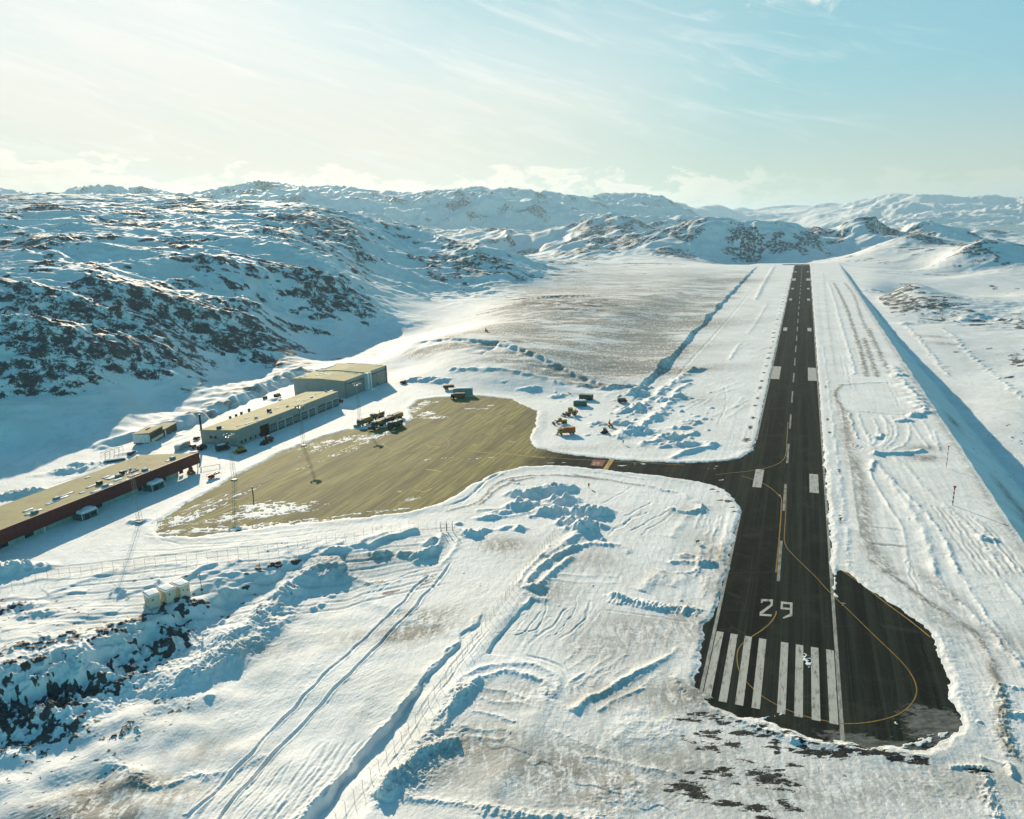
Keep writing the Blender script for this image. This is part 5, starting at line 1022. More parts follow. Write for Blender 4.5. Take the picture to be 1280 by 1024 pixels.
cx, cy = roof_p(*zD(565, 248)); B('roof_hatch', M_DK, T, (cx - 1.1, cx + 1.1, cy - 2.4, cy + 2.4, 7.9, 8.15))
cx, cy = roof_p(*zD(595, 90)); MB().cyl((cx, cy, 7.9), .15, .8).build('vent', M_DK, T)

# ---- garage hall
u1 = -263.5
G = uvthing('garage_building', 'long grey garage hall with a row of roller doors and a sloping beige roof', 'building', u1, 0)
M_GW = ribbed('grey_green_cladding', (.33, .33, .285), 1, .9, .2); sA, sB = 131.0, 221.0
MB().prism([(-23.5, 0), (0, 0), (0, 8.7), (-23.5, 7.0)], sA, sB).build('wall', M_GW, G)
MB().prism([(-24.1, 6.98), (.35, 8.74), (.35, 9.15), (-24.1, 7.4)], sA - .4, sB + .4).build('roof', pm('garage_roofing', (.48, .42, .22), .8, .1, .25, scale=.15), G)
def gs(x): x = 220 + x * .23438; return su(x, 559 - (x - 301) * .433)[1]
fr_ = None
for i, (xa, xb) in enumerate(((507, 543), (550, 585), (590, 625), (630, 662), (668, 702), (708, 740), (757, 790), (795, 825), (830, 858))):
    a_, b_ = gs(xa), gs(xb); d_ = B('roller_door_or_opening', pm('roller_door_grey', (.10, .115, .105), .5, .3, .3), G, (0, .08, a_, b_, .15, 4.9))
    B('frame', M_WHT if i % 3 else M_GRY, d_, (.02, .16, a_ - .25, a_, 0, 5.1), (.02, .16, b_, b_ + .25, 0, 5.1), (.02, .16, a_, b_, 4.9, 5.15))
    B('window_strip', pm('pale_glazing', (.30, .34, .32), .3), d_, *[(.08, .12, a_ + .3 + q * (b_ - a_ - .6) / 4, a_ + .3 + (q + .8) * (b_ - a_ - .6) / 4, zz, zz + .6) for q in range(4) for zz in (1.7, 2.9)])
a_, b_ = gs(463), gs(503); d_ = B('roller_door_or_opening', pm('open_doorway_shade', (.012, .009, .008), .9), G, (0, .06, a_, b_, .1, 6.0)); B('frame', M_BRN, d_, (.02, .15, a_ - .3, a_, 0, 6.3), (.02, .15, b_, b_ + .3, 0, 6.3), (.02, .15, a_, b_, 6.0, 6.3))  # open doorway: near-black panel on the wall paints the shade inside
for xa in (358, 378, 405, 430, 452): a_ = gs(xa); w = B('window', M_GLS, G, (0, .05, a_, a_ + 1.7, 1.2, 2.6)); B('frame', M_WHT, w, (.02, .09, a_ - .12, a_, 1.1, 2.7), (.02, .09, a_ + 1.7, a_ + 1.82, 1.1, 2.7))
for x_ in (-18, -15): B('window', M_GLS, G, (x_, x_ + 1.8, sA - .06, sA, 3.2, 4.6))
B('window', M_GLS, G, (-7, -5.6, sA - .06, sA, 1.0, 2.2))
for xa in (660, 560, 680): a_ = gs(xa); B('wall_lamp', M_DK, G, (0, .4, a_, a_ + .8, 6.2, 6.6))
def roof_g(px, py, z=8.2): p = gp(px, py, z); a, c = to_uv(p[0], p[1]); return a - u1, c
sn = SN(G)
for x, y, rx, ry in ((500, 375, 1.2, 2), (430, 405, .8, 2), (600, 340, .9, 1.4), (390, 430, .7, 4.5), (460, 415, .7, 4), (340, 440, .7, 3), (700, 300, .7, 6), (650, 305, .6, 3), (760, 265, .6, 5), (820, 258, 1.0, 5), (250, 450, .9, 2), (380, 395, .6, 3), (540, 345, .6, 3), (720, 285, 1, 2)):
    cx, cy = roof_g(220 + x * .23438, 430 + y * .23438); cx = min(max(cx, -22), -1.2); z_r = 7.4 + (cx + 24.1) / 24.45 * 1.75; sn.heap(cx - rx, cx + rx, cy - ry, cy + ry, z_r - .02, .3, n=6, seed=x * .013, edge=.7)
for x, y, h_ in ((230, 452, 1.3), (428, 402, .7), (505, 372, .7), (497, 362, 1.4), (595, 340, .6), (724, 290, .5), (800, 256, .6)):
    cx, cy = roof_g(220 + x * .23438, 430 + y * .23438); z_r = 7.4 + (cx + 24.1) / 24.45 * 1.75; w_ = .9 if h_ > 1 else .6; v_ = B('vent', M_DK if h_ > .65 else M_GRY, G, (cx - w_, cx + w_, cy - w_, cy + w_, z_r - .1, z_r + h_)); MB().heap(cx - w_, cx + w_, cy - w_, cy + w_, z_r + h_, .3, n=4, seed=x).build('cap_snow', M_SNOW, v_, True)
MB().cyl((-24.0, sA + 1.0, 0), .55, 15.5, r2=.5).build('chimney', M_DK, G)

# ---- hangar
u2 = -270.5
H_ = uvthing('hangar', 'tall grey hangar with two big sliding doors and a beige roof behind the garage hall', 'hangar', u2, 0)
M_HW = ribbed('grey_hangar_cladding', (.40, .39, .34), 0, 1.1, .2); M_HD = ribbed('hangar_door_sheet', (.30, .29, .245), 1, 1.5, .3)
MB().prism([(-40, 0), (0, 0), (0, 11.2), (-20, 11.9), (-40, 11.0)], 239, 264).build('wall', M_HW, H_)
MB().prism([(-40.3, 10.98), (.3, 11.2), (.3, 11.6), (-20, 12.3), (-40.3, 11.4)], 238.7, 264.2).build('roof', pm('hangar_roofing', (.48, .42, .22), .8, .1, .25, scale=.15), H_)
MB().prism([(-40, 0), (.5, 0), (.5, 11.8), (-20, 12.4), (-40, 11.6)], 264.3, 290).build('wall', M_HW, H_)
MB().prism([(-40.3, 11.58), (.8, 11.82), (.8, 12.2), (-20, 12.8), (-40.3, 12.0)], 264.0, 290.4).build('roof', pm('hangar_roofing', (.4, .37, .24)), H_)
d_ = B('sliding_door', M_HD, H_, (0, .15, 241.5, 262, .2, 8.8)); B('door_rail', M_DK, d_, (.0, .3, 241.3, 262.3, 8.8, 9.1))
d_ = B('sliding_door', M_HD, H_, (.5, .65, 268.2, 289, .2, 9.4)); B('door_rail', M_DK, d_, (.5, .9, 268, 289.2, 9.4, 9.8)); B('wicket', M_DK, d_, (.65, .7, 277, 278, .2, 2.3)); B('window', M_GLS, d_, (.65, .7, 277.2, 278.0, 7.4, 8.1))
B('pillar', M_WHT, H_, (0, 2.6, 262.6, 264.6, 0, 12.0), (0.5, 2.6, 266, 267.6, 0, 12.0), (0.5, 1.4, 264.6, 266, 0, 12)); B('pillar', M_GRY, H_, (0, 1.0, 239, 240.4, 0, 11.2)); B('pillar', M_GRY, H_, (.5, 1.3, 289, 290, 0, 11.8))
em = MB()
for (ya, za, yb, zb) in ((249.6, 6.4, 251.2, 5.4), (251.2, 5.4, 252.6, 6.2), (250.1, 5.9, 251.2, 5.0)): em.prism([(ya, za), (yb, zb), (yb, zb + .5), (ya, za + .6)], .16, .2, 'x')
em.build('door_emblem', M_WHT, H_); MB().prism([(251.0, 4.6), (252.0, 5.6), (251.6, 5.9), (250.8, 5.0)], .16, .19, 'x').build('door_emblem', pm('emblem_red', (.45, .08, .05)), H_)
for sg_, z_ in ((241, 11.62), (262.5, 11.64)):
    pass
sn = SN(H_)
for x, y, rx, ry in ((-30, 262.2, 9, .8), (-12, 262.2, 8, .8), (-4, 262.6, 3, .7), (-22, 253, 4, .9), (-27, 250, 4, .8), (-30, 257, 1, 2.4), (-35, 247, 3, 1.0), (-34, 241, 4, .8), (-25, 285, .8, 3), (-6, 289, 5, .6), (-25, 289.3, 8, .5), (-37, 275, 2, 9)):
    zr_ = (11.6 + .7 * (1 - abs(x + 20) / 20)) + (.6 if y > 264 else 0); sn.heap(x - rx, x + rx, y - ry, y + ry, zr_ - .12, .35, n=7, seed=x * .1 + y, edge=.5)
MB().heap(.3, 5, 263, 269, 0, 1.2, seed=4).build('door_snow', M_SNOW, H_, True)

# ---- sheds, cabins, containers
def box_hut(name, label, cat, pa, pb, depth, h, mw, mr, grp=None, h2=None, extra=None):
    """front wall from ground pixel pa to pb, depth away from the camera"""
    a = Vector(gp(*pa)); c = Vector(gp(*pb)); L_ = (c - a).length; an = math.atan2(c.y - a.y, c.x - a.x)
    o = thing(name, label, cat, (a.x, a.y, max(0, zg(a.x, a.y))), an, grp); h2 = h2 or h
    MB().prism([(0, -.6), (depth, -.6), (depth, h2), (0, h)], 0, L_, 'x').build('wall', mw, o)
    MB().prism([(-.3, h), (depth + .3, h2), (depth + .3, h2 + .25), (-.3, h + .25)], -.25, L_ + .25, 'x').build('roof', mr, o)
    return o, L_
o, L_ = box_hut('equipment_shed', 'olive equipment shed with an open front and pale end wall behind the terminal', 'shed', (188.5, 556), (205, 546.5), 9, 5.2, M_OLV, M_ROOF, h2=4.6); B('end_wall', M_WHT, o, (-.12, 0, 0, 9, 0, 4.6)); B('door', M_DK, o, (1.5, L_ - 1.5, -.08, 0, 1.6, 4.2)); B('lower_panel', M_CREAM, o, (1, L_ - .5, -.3, -.1, 0, 1.5));  # wide dark panel on the closed wall paints the shade of the open front
for q in range(4): B('roof_vent', M_DK, o, (L_ * .5 + q * 1.1, L_ * .5 + .5 + q * 1.1, 5 , 5.6, 4.7, 5.6))
o, L_ = box_hut('storage_shed', 'low dark green shed built on to the right of the equipment shed', 'shed', (206.5, 546.5), (221.5, 538), 7, 4.0, pm('dark_olive', (.07, .075, .055)), M_ROOF); B('door', M_CREAM, o, (.2, 1.6, -.08, 0, 0, 3.4))
cab = (('leftmost white cabin of the row of three above the rocks', (188, 759), (204, 753)), ('white cabin in the middle of the row of three above the rocks', (209, 752), (220, 747)), ('white cabin at the thin post end of the row of three above the rocks', (226.5, 746), (238, 741)))
for i, (lb, pa, pb) in enumerate(cab):
    a = on(*pa); c = on(*pb); an = math.atan2(c.y - a.y, c.x - a.x); L_ = 3.0
    o = thing('cabin', lb, 'cabin', (a.x, a.y, min(a.z, 1.5)), an, 'three white cabins above the rocks'); D_ = 4.4
    B('wall', M_CREAM, o, (0, L_, 0, D_, -.8, 3.1)); B('roof', M_WHT, o, (-.3, L_ + .3, -.3, D_ + .3, 3.1, 3.35)); MB().heap(-.25, L_ + .25, -.25, D_ + .25, 3.35, .16, n=6, seed=i + 3, edge=.05).build('roof_snow', M_SNOW, o, True)
    B('vent', M_BRN, o, (.8, 1.2, -.06, 0, 1.6, 2.1)) if i != 2 else (B('vent', M_BRN, o, (.7, 1.1, -.06, 0, 1.6, 2.0)), B('vent', M_BRN, o, (2.0, 2.4, -.06, 0, 1.1, 1.5)))
    st = MB(); st.bar((-1.6, .6, -.5), (-.1, .6, 2.2), .09); st.bar((-1.6, 1.6, -.5), (-.1, 1.6, 2.2), .09)
    for q in range(6): st.box(-1.5 + q * .25, -1.2 + q * .25, .6, 1.6, -.3 + q * .4, -.22 + q * .4)
    st.build('stair', M_CREAM, o); B('door', M_CREAM, o, (-.06, 0, .7, 1.6, .2, 2.4))
def container(name, label, pa, pb, w_, h_, m, cat='container', snow=.3, grp=None, roofm=None):
    a = on(*pa); c = on(*pb); an = math.atan2(c.y - a.y, c.x - a.x); L_ = (Vector((c.x, c.y)) - Vector((a.x, a.y))).length
    o = thing(name, label, cat, (a.x, a.y, a.z - .1), an, grp); sh = MB(); n = max(6, int(L_ / .6)); prof = []
    for i in range(n): prof += [(i * L_ / n, 0 if i % 2 else .08), ((i + 1) * L_ / n, 0 if i % 2 else .08)]
    pl = [(x, y) for x, y in prof] + [(x, w_ - y) for x, y in prof[::-1]]
    A = [sh.b.verts.new((x, y, .15)) for x, y in pl]; Bv = [sh.b.verts.new((x, y, h_)) for x, y in pl]
    for i in range(len(pl)): sh.b.faces.new([A[i], A[(i + 1) % len(pl)], Bv[(i + 1) % len(pl)], Bv[i]])
    sh.b.faces.new(Bv); sh.build('shell', m, o)
    fr = MB()
    for x in (0, L_):
        for y in (-.03, w_ + .03): fr.box(x - .09, x + .09, y - .09, y + .09, 0, h_ + .04)
    for y in (-.05, w_ + .05): fr.box(.09, L_ - .09, y - .07, y + .07, 0, .15); fr.box(.09, L_ - .09, y - .07, y + .07, h_ - .12, h_ + .03)
    fr.build('frame', m, o); dd = B('door', m, o, (L_, L_ + .07, .12, w_ / 2 - .03, .2, h_ - .15), (L_, L_ + .07, w_ / 2 + .03, w_ - .12, .2, h_ - .15)); B('lock_bar', M_STEEL, dd, (L_ + .07, L_ + .12, w_ * .3, w_ * .33, .2, h_ - .2), (L_ + .07, L_ + .12, w_ * .68, w_ * .71, .2, h_ - .2))
    if snow: MB().heap(0, L_, 0, w_, h_ + .01, snow, n=8, seed=pa[0], edge=.12).build('roof_snow', M_SNOW, o, True)
    elif roofm: B('roof', roofm, o, (-.1, L_ + .1, -.1, w_ + .1, h_, h_ + .12))
    return o
container('white_container', 'small white container with snow on top beside the dark cars at the garage corner', (224.5, 564), (238, 557.5), 2.6, 2.9, pm('container_grey', (.45, .45, .40)), snow=.35)
container('dark_container', 'dark grey container with a bare top behind the green skip right of the apron', (724, 500), (739.5, 501), 3.5, 3.4, pm('charcoal_paint', (.06, .065, .06)), snow=0, roofm=pm('grey_lid', (.2, .21, .18)))
container('green_container', 'green open sided container holding snow, in front of the dark container', (717, 508), (732.5, 508.5), 4.0, 3.2, M_GRN, snow=.7)
container('long_white_container', 'long pale container with a white roof at the far edge of the apron', (567, 495.5), (590.5, 495), 3.4, 4.6, pm('pale_grey_green', (.30, .36, .33)), snow=.35)
container('small_grey_box', 'small snow covered crate standing in the snow beside the steel racks', (163, 570), (170, 567), 1.6, 1.6, pm('brownish_grey', (.1, .09, .08)), 'crate', snow=.4)

# ---- vehicles
def wheels(o, xs, y, r, w_=.45):
    for x in xs:
        for sg in (-1, 1):
            wh = MB().cyl((x, sg * y - w_ / 2, r), r, w_, 'y', 14).build('wheel', M_BLK, o); MB().cyl((x, sg * y - w_ / 2 - .02, r), r * .5, w_ + .04, 'y', 10).build('rim', M_GRY, wh)
def plough_blade(o, x, w_, h_, m, ang=.35):
    b = MB(); prof = [(x + .55, 0), (x + .15, .25 * h_), (x + .05, .55 * h_), (x + .35, h_), (x + .47, h_), (x + .18, .55 * h_), (x + .28, .27 * h_), (x + .68, 0)]
    b.prism(prof, -w_ / 2, w_ / 2); pb = b.build('plough_blade', m, o); pb.rotation_euler = (0, 0, ang); pb.location = (x - x * math.cos(ang), -x * math.sin(ang), 0); B('plough_arm', M_DK, o, (x - 1.2, x + .1, -.6, -.4, .5, .7), (x - 1.2, x + .1, .4, .6, .5, .7)); return pb
def truck(label, at_, to_, cabm, bodym, plough=None, body='hopper', group=None, name='snow_truck', snow_on=True, brush=False):
    p = on(*at_); o = thing(name, label, 'truck', p, heading(at_, to_), group); o.location.z = max(p.z, .05); o.scale = (1.15,) * 3 if group else (1, 1, 1)
    B('chassis', M_DK, o, (-4.6, 4.3, -.55, .55, .75, 1.15)); wheels(o, (-3.4, -2.0, 2.9), 1.05, .55)
    c = MB().prism([(2.0, 1.1), (4.5, 1.1), (4.55, 2.1), (4.15, 3.25), (2.0, 3.3)], -1.25, 1.25).build('cab', cabm, o)
    MB().prism([(4.57, 2.15), (4.62, 2.15), (4.24, 3.12), (4.18, 3.12)], -1.1, 1.1).build('windscreen', M_GLS, c); B('side_window', M_GLS, c, (2.5, 3.8, -1.28, -1.25, 2.1, 3.0)); B('side_window', M_GLS, c, (2.5, 3.8, 1.25, 1.28, 2.1, 3.0))
    B('bumper', M_DK, o, (4.4, 4.75, -1.25, 1.25, .5, 1.05)); B('beacon', M_ORG, o, (2.6, 2.9, -.9, -.6, 3.32, 3.6)); B('beacon', M_ORG, o, (2.6, 2.9, .6, .9, 3.32, 3.6))
    for y in (-.9, .9): MB().cyl((4.56, y, 1.35), .16, .06, 'x', 8).build('headlight', M_LAMP, o)
    if body == 'hopper':
        h = MB().prism([(-.7, 1.2), (.7, 1.2), (1.3, 3.1), (-1.3, 3.1)], -4.5, 1.7, 'x').build('hopper', bodym, o); B('grate', M_DK, h, *[(-4.3 + i * .75, -4.2 + i * .75, -1.2, 1.2, 3.1, 3.16) for i in range(8)]); B('spreader', M_ORG, o, (-5.3, -4.55, -.9, .9, .8, 2.6))
    elif body == 'tank':
        MB().cyl((-4.4, 0, 2.2), 1.15, 6.0, 'x', 16).build('tank', bodym, o)
    elif body == 'box': B('box_body', bodym, o, (-4.6, 1.8, -1.3, 1.3, 1.2, 3.7), bev=.08)
    elif body == 'blower': B('engine_housing', bodym, o, (-4.6, 1.6, -1.2, 1.2, 1.2, 3.0), bev=.15); MB().cyl((-1.5, .4, 3.0), .18, .9).build('exhaust', M_DK, o); B('side_grille', M_DK, o, (-3.8, -.4, -1.23, -1.2, 1.6, 2.6), (-3.8, -.4, 1.2, 1.23, 1.6, 2.6))
    if plough: plough_blade(o, 5.4, 3.9, 1.35, plough)
    if brush: MB().cyl((-1, -1.9, .6), .5, 3.8, 'y', 14).build('sweeper_brush', M_DK, o)
    if snow_on: MB().heap(2.1, 4.0, -1.1, 1.1, 3.3, .18, n=5, seed=at_[0]).build('cab_snow', M_SNOW, o, True)
    return o
FL = 'snow clearing vehicles parked together on the apron'
truck('yellow tank truck with grey plough, foremost left of the parked snow clearing fleet', (456.5, 531), (444, 535.5), pm('cab_green', (.06, .12, .09)), M_YEL, M_STEEL, 'tank', FL)
truck('yellow truck with an orange rear standing behind the others of the parked fleet', (472, 523.5), (459, 528.5), M_DK, M_YEL, None, 'blower', FL, brush=True)
truck('yellow runway sweeper with a white cab in the middle front of the parked fleet', (473.5, 534), (461, 539.5), pm('cab_green', (.06, .12, .09)), M_YEL, M_DK, 'hopper', FL, brush=True)
truck('dark truck with a weathered yellow bed at the back right of the parked fleet', (494, 525), (480, 530), M_DK, pm('weathered_yellow', (.30, .17, .03), .5), None, 'hopper', FL)
truck('green and black truck rightmost in the front row of the parked fleet', (494.5, 534), (481, 539), M_DK, pm('cab_green', (.06, .12, .09)), None, 'blower', FL, brush=True)
truck('dark green truck half hidden in the middle of the parked fleet', (484.5, 529.5), (470, 535), pm('cab_green', (.06, .12, .09)), M_DK, None, 'hopper', FL)
truck('orange box bodied truck parked in the snow nearest the taxiway', (708, 543), (699, 543.5), M_YEL, M_ORG, None, 'box', name='box_truck', snow_on=False)
def loader(label, at_, to_, m, name='wheel_loader', sc=1.0, bucket=True, cabm=None):
    p = on(*at_); o = thing(name, label, 'loader', p, heading(at_, to_)); o.scale = (sc,) * 3
    wheels(o, (-1.6, 1.5), 1.1, .8, .6); MB().prism([(-3.4, .9), (-.4, .9), (-.4, 2.1), (-3.1, 2.0)], -1.1, 1.1).build('engine_cover', m, o); B('front_frame', m, o, (.1, 2.2, -.6, .6, .8, 1.5)); c = B('cab', cabm or m, o, (-.6, .9, -.85, .85, 1.5, 3.35)); B('windows', M_GLS, c, (-.45, .93, -.88, .88, 2.1, 3.1)); B('cab_roof', m, c, (-.75, 1.05, -.95, .95, 3.35, 3.5))
    ar = MB(); ar.bar((1.0, -.6, 1.6), (3.4, -.6, .7), .14); ar.bar((1.0, .6, 1.6), (3.4, .6, .7), .14); ar.build('lift_arms', m, o)
    if bucket: MB().prism([(3.3, .1), (4.5, .1), (4.55, .25), (3.6, .5), (3.5, 1.3), (3.3, 1.4)], -1.5, 1.5).build('bucket', M_DK, o)
    MB().cyl((-2.4, .4, 2.0), .09, .9).build('exhaust', M_DK, o); return o
loader('yellow wheel loader, farthest of the three machines in the snow right of the apron', (713.5, 519), (704, 520.5), M_YEL, cabm=M_YEL, sc=1.25)
loader('brown loader standing outside the garage hall with its bucket lowered', (335, 553.5), (327, 557), M_BRN, sc=1.1)
loader('small dark loader beside the corner of the garage and the hangar', (424.5, 504), (421, 505), M_BRN, sc=.8)
def grader(label, at_, to_, m):
    p = on(*at_); o = thing('road_grader', label, 'grader', p, heading(at_, to_)); wheels(o, (-3.3, -1.9, 3.4), 1.0, .65)
    B('engine_cover', m, o, (-4.2, -1.2, -.8, .8, 1.1, 2.1), bev=.1); c = B('cab', m, o, (-1.1, .5, -.85, .85, 1.2, 3.3)); B('windows', M_GLS, c, (-.95, .53, -.88, .88, 2.0, 3.1)); f = MB(); f.bar((.5, 0, 1.9), (2.6, 0, 2.2), .22); f.bar((2.6, 0, 2.2), (4.0, 0, 1.1), .2); f.build('goose_neck', m, o); bl = B('blade', M_STEEL, o, (1.2, 1.35, -2.0, 2.0, .2, .9)); bl.rotation_euler = (0, 0, .3); B('side_plough', M_DK, o, (-1.5, 1.5, -1.9, -1.75, .3, 1.2)); return o
grader('yellow road grader in the snow between the wheel loader and the orange truck', (699.5, 530), (690, 531), M_YEL)
def small_car(name, label, cat, at_, to_, m, van=False, snow=0, sc=1.0, grp=None):
    p = on(*at_); o = thing(name, label, cat, p, heading(at_, to_), grp); o.scale = (sc,) * 3; wheels(o, (-1.35, 1.35), .78, .34, .25); h = 2.0 if van else 1.5
    prof = [(-2.2, .35), (2.2, .35), (2.25, .85), (1.7, 1.0), (1.2, h), (-2.15, h)] if van else [(-2.2, .35), (2.2, .35), (2.2, .85), (1.2, .95), (.6, h), (-1.2, h), (-1.8, .95), (-2.2, .9)]
    bd = MB().prism(prof, -.88, .88).build('body', m, o); B('side_window', M_GLS, bd, (-1.5 if van else -1.1, .7, -.9, -.88, 1.0, h - .15)); B('side_window', M_GLS, bd, (-1.5 if van else -1.1, .7, .88, .9, 1.0, h - .15)); ws = [(1.72, 1.02), (1.78, 1.02), (1.3, h - .1), (1.24, h - .1)] if van else [(1.18, .98), (1.26, .98), (.72, h - .08), (.64, h - .08)]
    MB().prism(ws, -.75, .75).build('windscreen', M_GLS, bd)
    for y in (-.65, .65): B('headlight', M_LAMP, o, (2.2, 2.27, y - .14, y + .14, .6, .78))
    if snow: MB().heap(-1.9 if van else -1.1, 1.1 if van else .5, -.8, .8, h, snow, n=5, seed=at_[0]).build('roof_snow', M_SNOW, o, True)
    return o
small_car('dark_van', 'dark van with a snow covered roof by the near corner of the garage', 'van', (279, 563), (286, 561.5), M_DK, True, .35, 1.55)
small_car('parked_car', 'black car parked at the garage end wall, nearest the white container', 'car', (242, 560), (248, 562), M_DK, False, 0, 1.2, 'dark cars at the garage end wall')
small_car('parked_car', 'black high car at the garage end wall, right of another black car', 'car', (253, 562), (260, 559), M_BLK, True, 0, 1.25, 'dark cars at the garage end wall')
small_car('parked_car', 'small black car standing behind the chimney end of the garage', 'car', (246, 549.5), (250, 547.5), M_BLK, False, .2, 1.0)
small_car('parked_car', 'lone black car on the snow right of the hangar', 'car', (504.5, 480), (508, 480.5), M_BLK, False, 0, 1.25)
small_car('dark_pickup', 'black vehicle half buried in the snow heaps right of the green container', 'car', (778, 503.5), (784, 503), M_BLK, True, 0, 1.3)
small_car('parked_car', 'dark vehicle beside a snow heap on the track behind the garage', 'car', (347, 496.5), (351, 495), M_BLK, True, 0, 1.2)
def trailer(label, at_, to_, L_, w_, m, load=None, name='trailer', h=1.0, cat='trailer'):
    p = on(*at_); o = thing(name, label, cat, p, heading(at_, to_)); B('deck', m, o, (-L_ / 2, L_ / 2, -w_ / 2, w_ / 2, h, h + .25)); wheels(o, (-L_ * .3, -L_ * .12), w_ / 2 - .3, h * .48, .3); d = MB(); d.bar((L_ / 2, 0, h + .1), (L_ / 2 + 1.8, 0, .5), .1); d.build('drawbar', M_DK, o)
    if load: B('load', load, o, (-L_ / 2 + .3, L_ / 2 - .3, -w_ / 2 + .1, w_ / 2 - .1, h + .25, h + 1.6), bev=.06)
    B('side_board', m, o, (-L_ / 2, L_ / 2, -w_ / 2 - .06, -w_ / 2, h, h + .7), (-L_ / 2, L_ / 2, w_ / 2, w_ / 2 + .06, h, h + .7)); return o
trailer('brown flatbed trailer left of the pale container at the far apron edge', (561, 487.5), (568, 487), 7.5, 2.8, M_BRN, M_BRN, h=1.3)
q_ = truck('dark brown lorry parked in front of the long pale container beyond the apron', (572.5, 498.5), (562, 498.8), M_DK, pm('dark_tan', (.16, .10, .05)), None, 'box', name='box_lorry', snow_on=False)
o = trailer('red luggage loader on a snow patch right of the terminal end', (267, 597), (276, 593.5), 5.5, 2.2, M_RED, None, 'luggage_loader', 1.3, 'loader'); bb = MB(); bb.prism([(-3.5, 1.6), (3.4, 2.3), (3.4, 2.5), (-3.5, 1.8)], -.55, .55); bb.build('conveyor', M_RED, o)
def small_machine(label, at_, to_, m, name='snow_machine', sc=1.0, cat='machine'):
    p = on(*at_); o = thing(name, label, cat, p, heading(at_, to_)); o.scale = (sc,) * 3
    for sg in (-1, 1): MB().prism([(-1.4, 0), (1.2, 0), (1.6, .35), (1.2, .7), (-1.4, .7), (-1.7, .35)], sg * .8 - .25, sg * .8 + .25).build('track', M_BLK, o)
    MB().prism([(-1.3, .7), (1.3, .7), (1.3, 1.2), (.3, 1.3), (-1.2, 1.5)], -.7, .7).build('body', m, o); c = B('cab', m, o, (-.5, .5, -.6, .6, 1.3, 2.3)); B('windows', M_GLS, c, (-.4, .53, -.63, .63, 1.5, 2.15)); B('blade', m, o, (1.9, 2.05, -1.1, 1.1, .1, .8)); B('blade_arm', M_DK, o, (1.2, 1.9, -.5, -.35, .3, .45), (1.2, 1.9, .35, .5, .3, .45)); return o
small_machine('low yellow machine with a blade on the shaded snow in front of the garage', (301, 565.5), (296, 567), M_YEL, sc=1.6)
small_machine('orange and cream machine tucked under the right end of the terminal', (239, 592), (242, 595), M_ORG, sc=1.3)
small_machine('small black machine by the snow heap left of the grader track', (756, 541.5), (752, 543), M_BLK, sc=1.1)
def excavator(label, at_, to_, m, sc=1.0):
    p = on(*at_); o = thing('excavator', label, 'excavator', p, heading(at_, to_)); o.scale = (sc,) * 3
    for sg in (-1, 1): MB().prism([(-1.9, 0), (1.9, 0), (2.3, .45), (1.9, .9), (-1.9, .9), (-2.3, .45)], sg * 1.0 - .3, sg * 1.0 + .3).build('track', M_BLK, o)
    B('upper_body', m, o, (-2.0, 1.2, -1.2, 1.2, 1.0, 2.1), bev=.1); c = B('cab', M_GLS, o, (.1, 1.4, .2, 1.15, 1.3, 2.9)); B('cab_roof', m, c, (0, 1.5, .1, 1.2, 2.9, 3.0)); a = MB(); a.bar((1.2, -.3, 1.8), (3.6, -.3, 4.2), .2); a.bar((3.6, -.3, 4.2), (5.6, -.3, 2.0), .16); a.build('boom', m, o); MB().prism([(5.2, .9), (6.2, 1.0), (6.1, 2.1), (5.4, 2.1)], -.8, .2).build('bucket', M_DK, o); return o
excavator('small orange excavator in the ploughed snow between the machines and the runway', (763, 534), (758, 528), M_ORG, .8)
p_ = None
o = excavator('rust coloured excavator on the road above the apron', (608, 420), (604, 416), pm('rust_paint', (.22, .07, .04)), .85); q = rp(608, 418, gp(608, 418, 15)[1]); o.location = (q[0], q[1], zg(q[0], q[1]))
p = on(712, 494); o = thing('ski_marker', 'small red marker post lying in the snow left of the dark container', 'marker', p, .4); B('post', M_RED, o, (-.2, .2, -2, 2, .3, .9), bev=.1)
def drum(label, at_, grp):
    p = on(*at_); o = thing('fuel_drum', label, 'drum', p, 0, grp); MB().cyl((0, 0, 0), .75, 1.7, n=14).build('barrel', M_BLK, o); MB().heap(-.6, .6, -.6, .6, 1.7, .2, n=4).build('cap_snow', M_SNOW, o, True)
for at_, lb in (((288, 524), 'black drum behind the garage, nearest its chimney end'), ((295.5, 521.5), 'black drum behind the garage, second from its chimney end'), ((302, 518.5), 'black drum behind the garage, third from its chimney end'), ((311.5, 514.5), 'black drum behind the garage, last before the snow heap'), ((330, 499), 'left one of two black drums on the track behind the garage'), ((333, 498.5), 'right one of two black drums on the track behind the garage')): drum(lb, at_, 'black drums behind the garage')
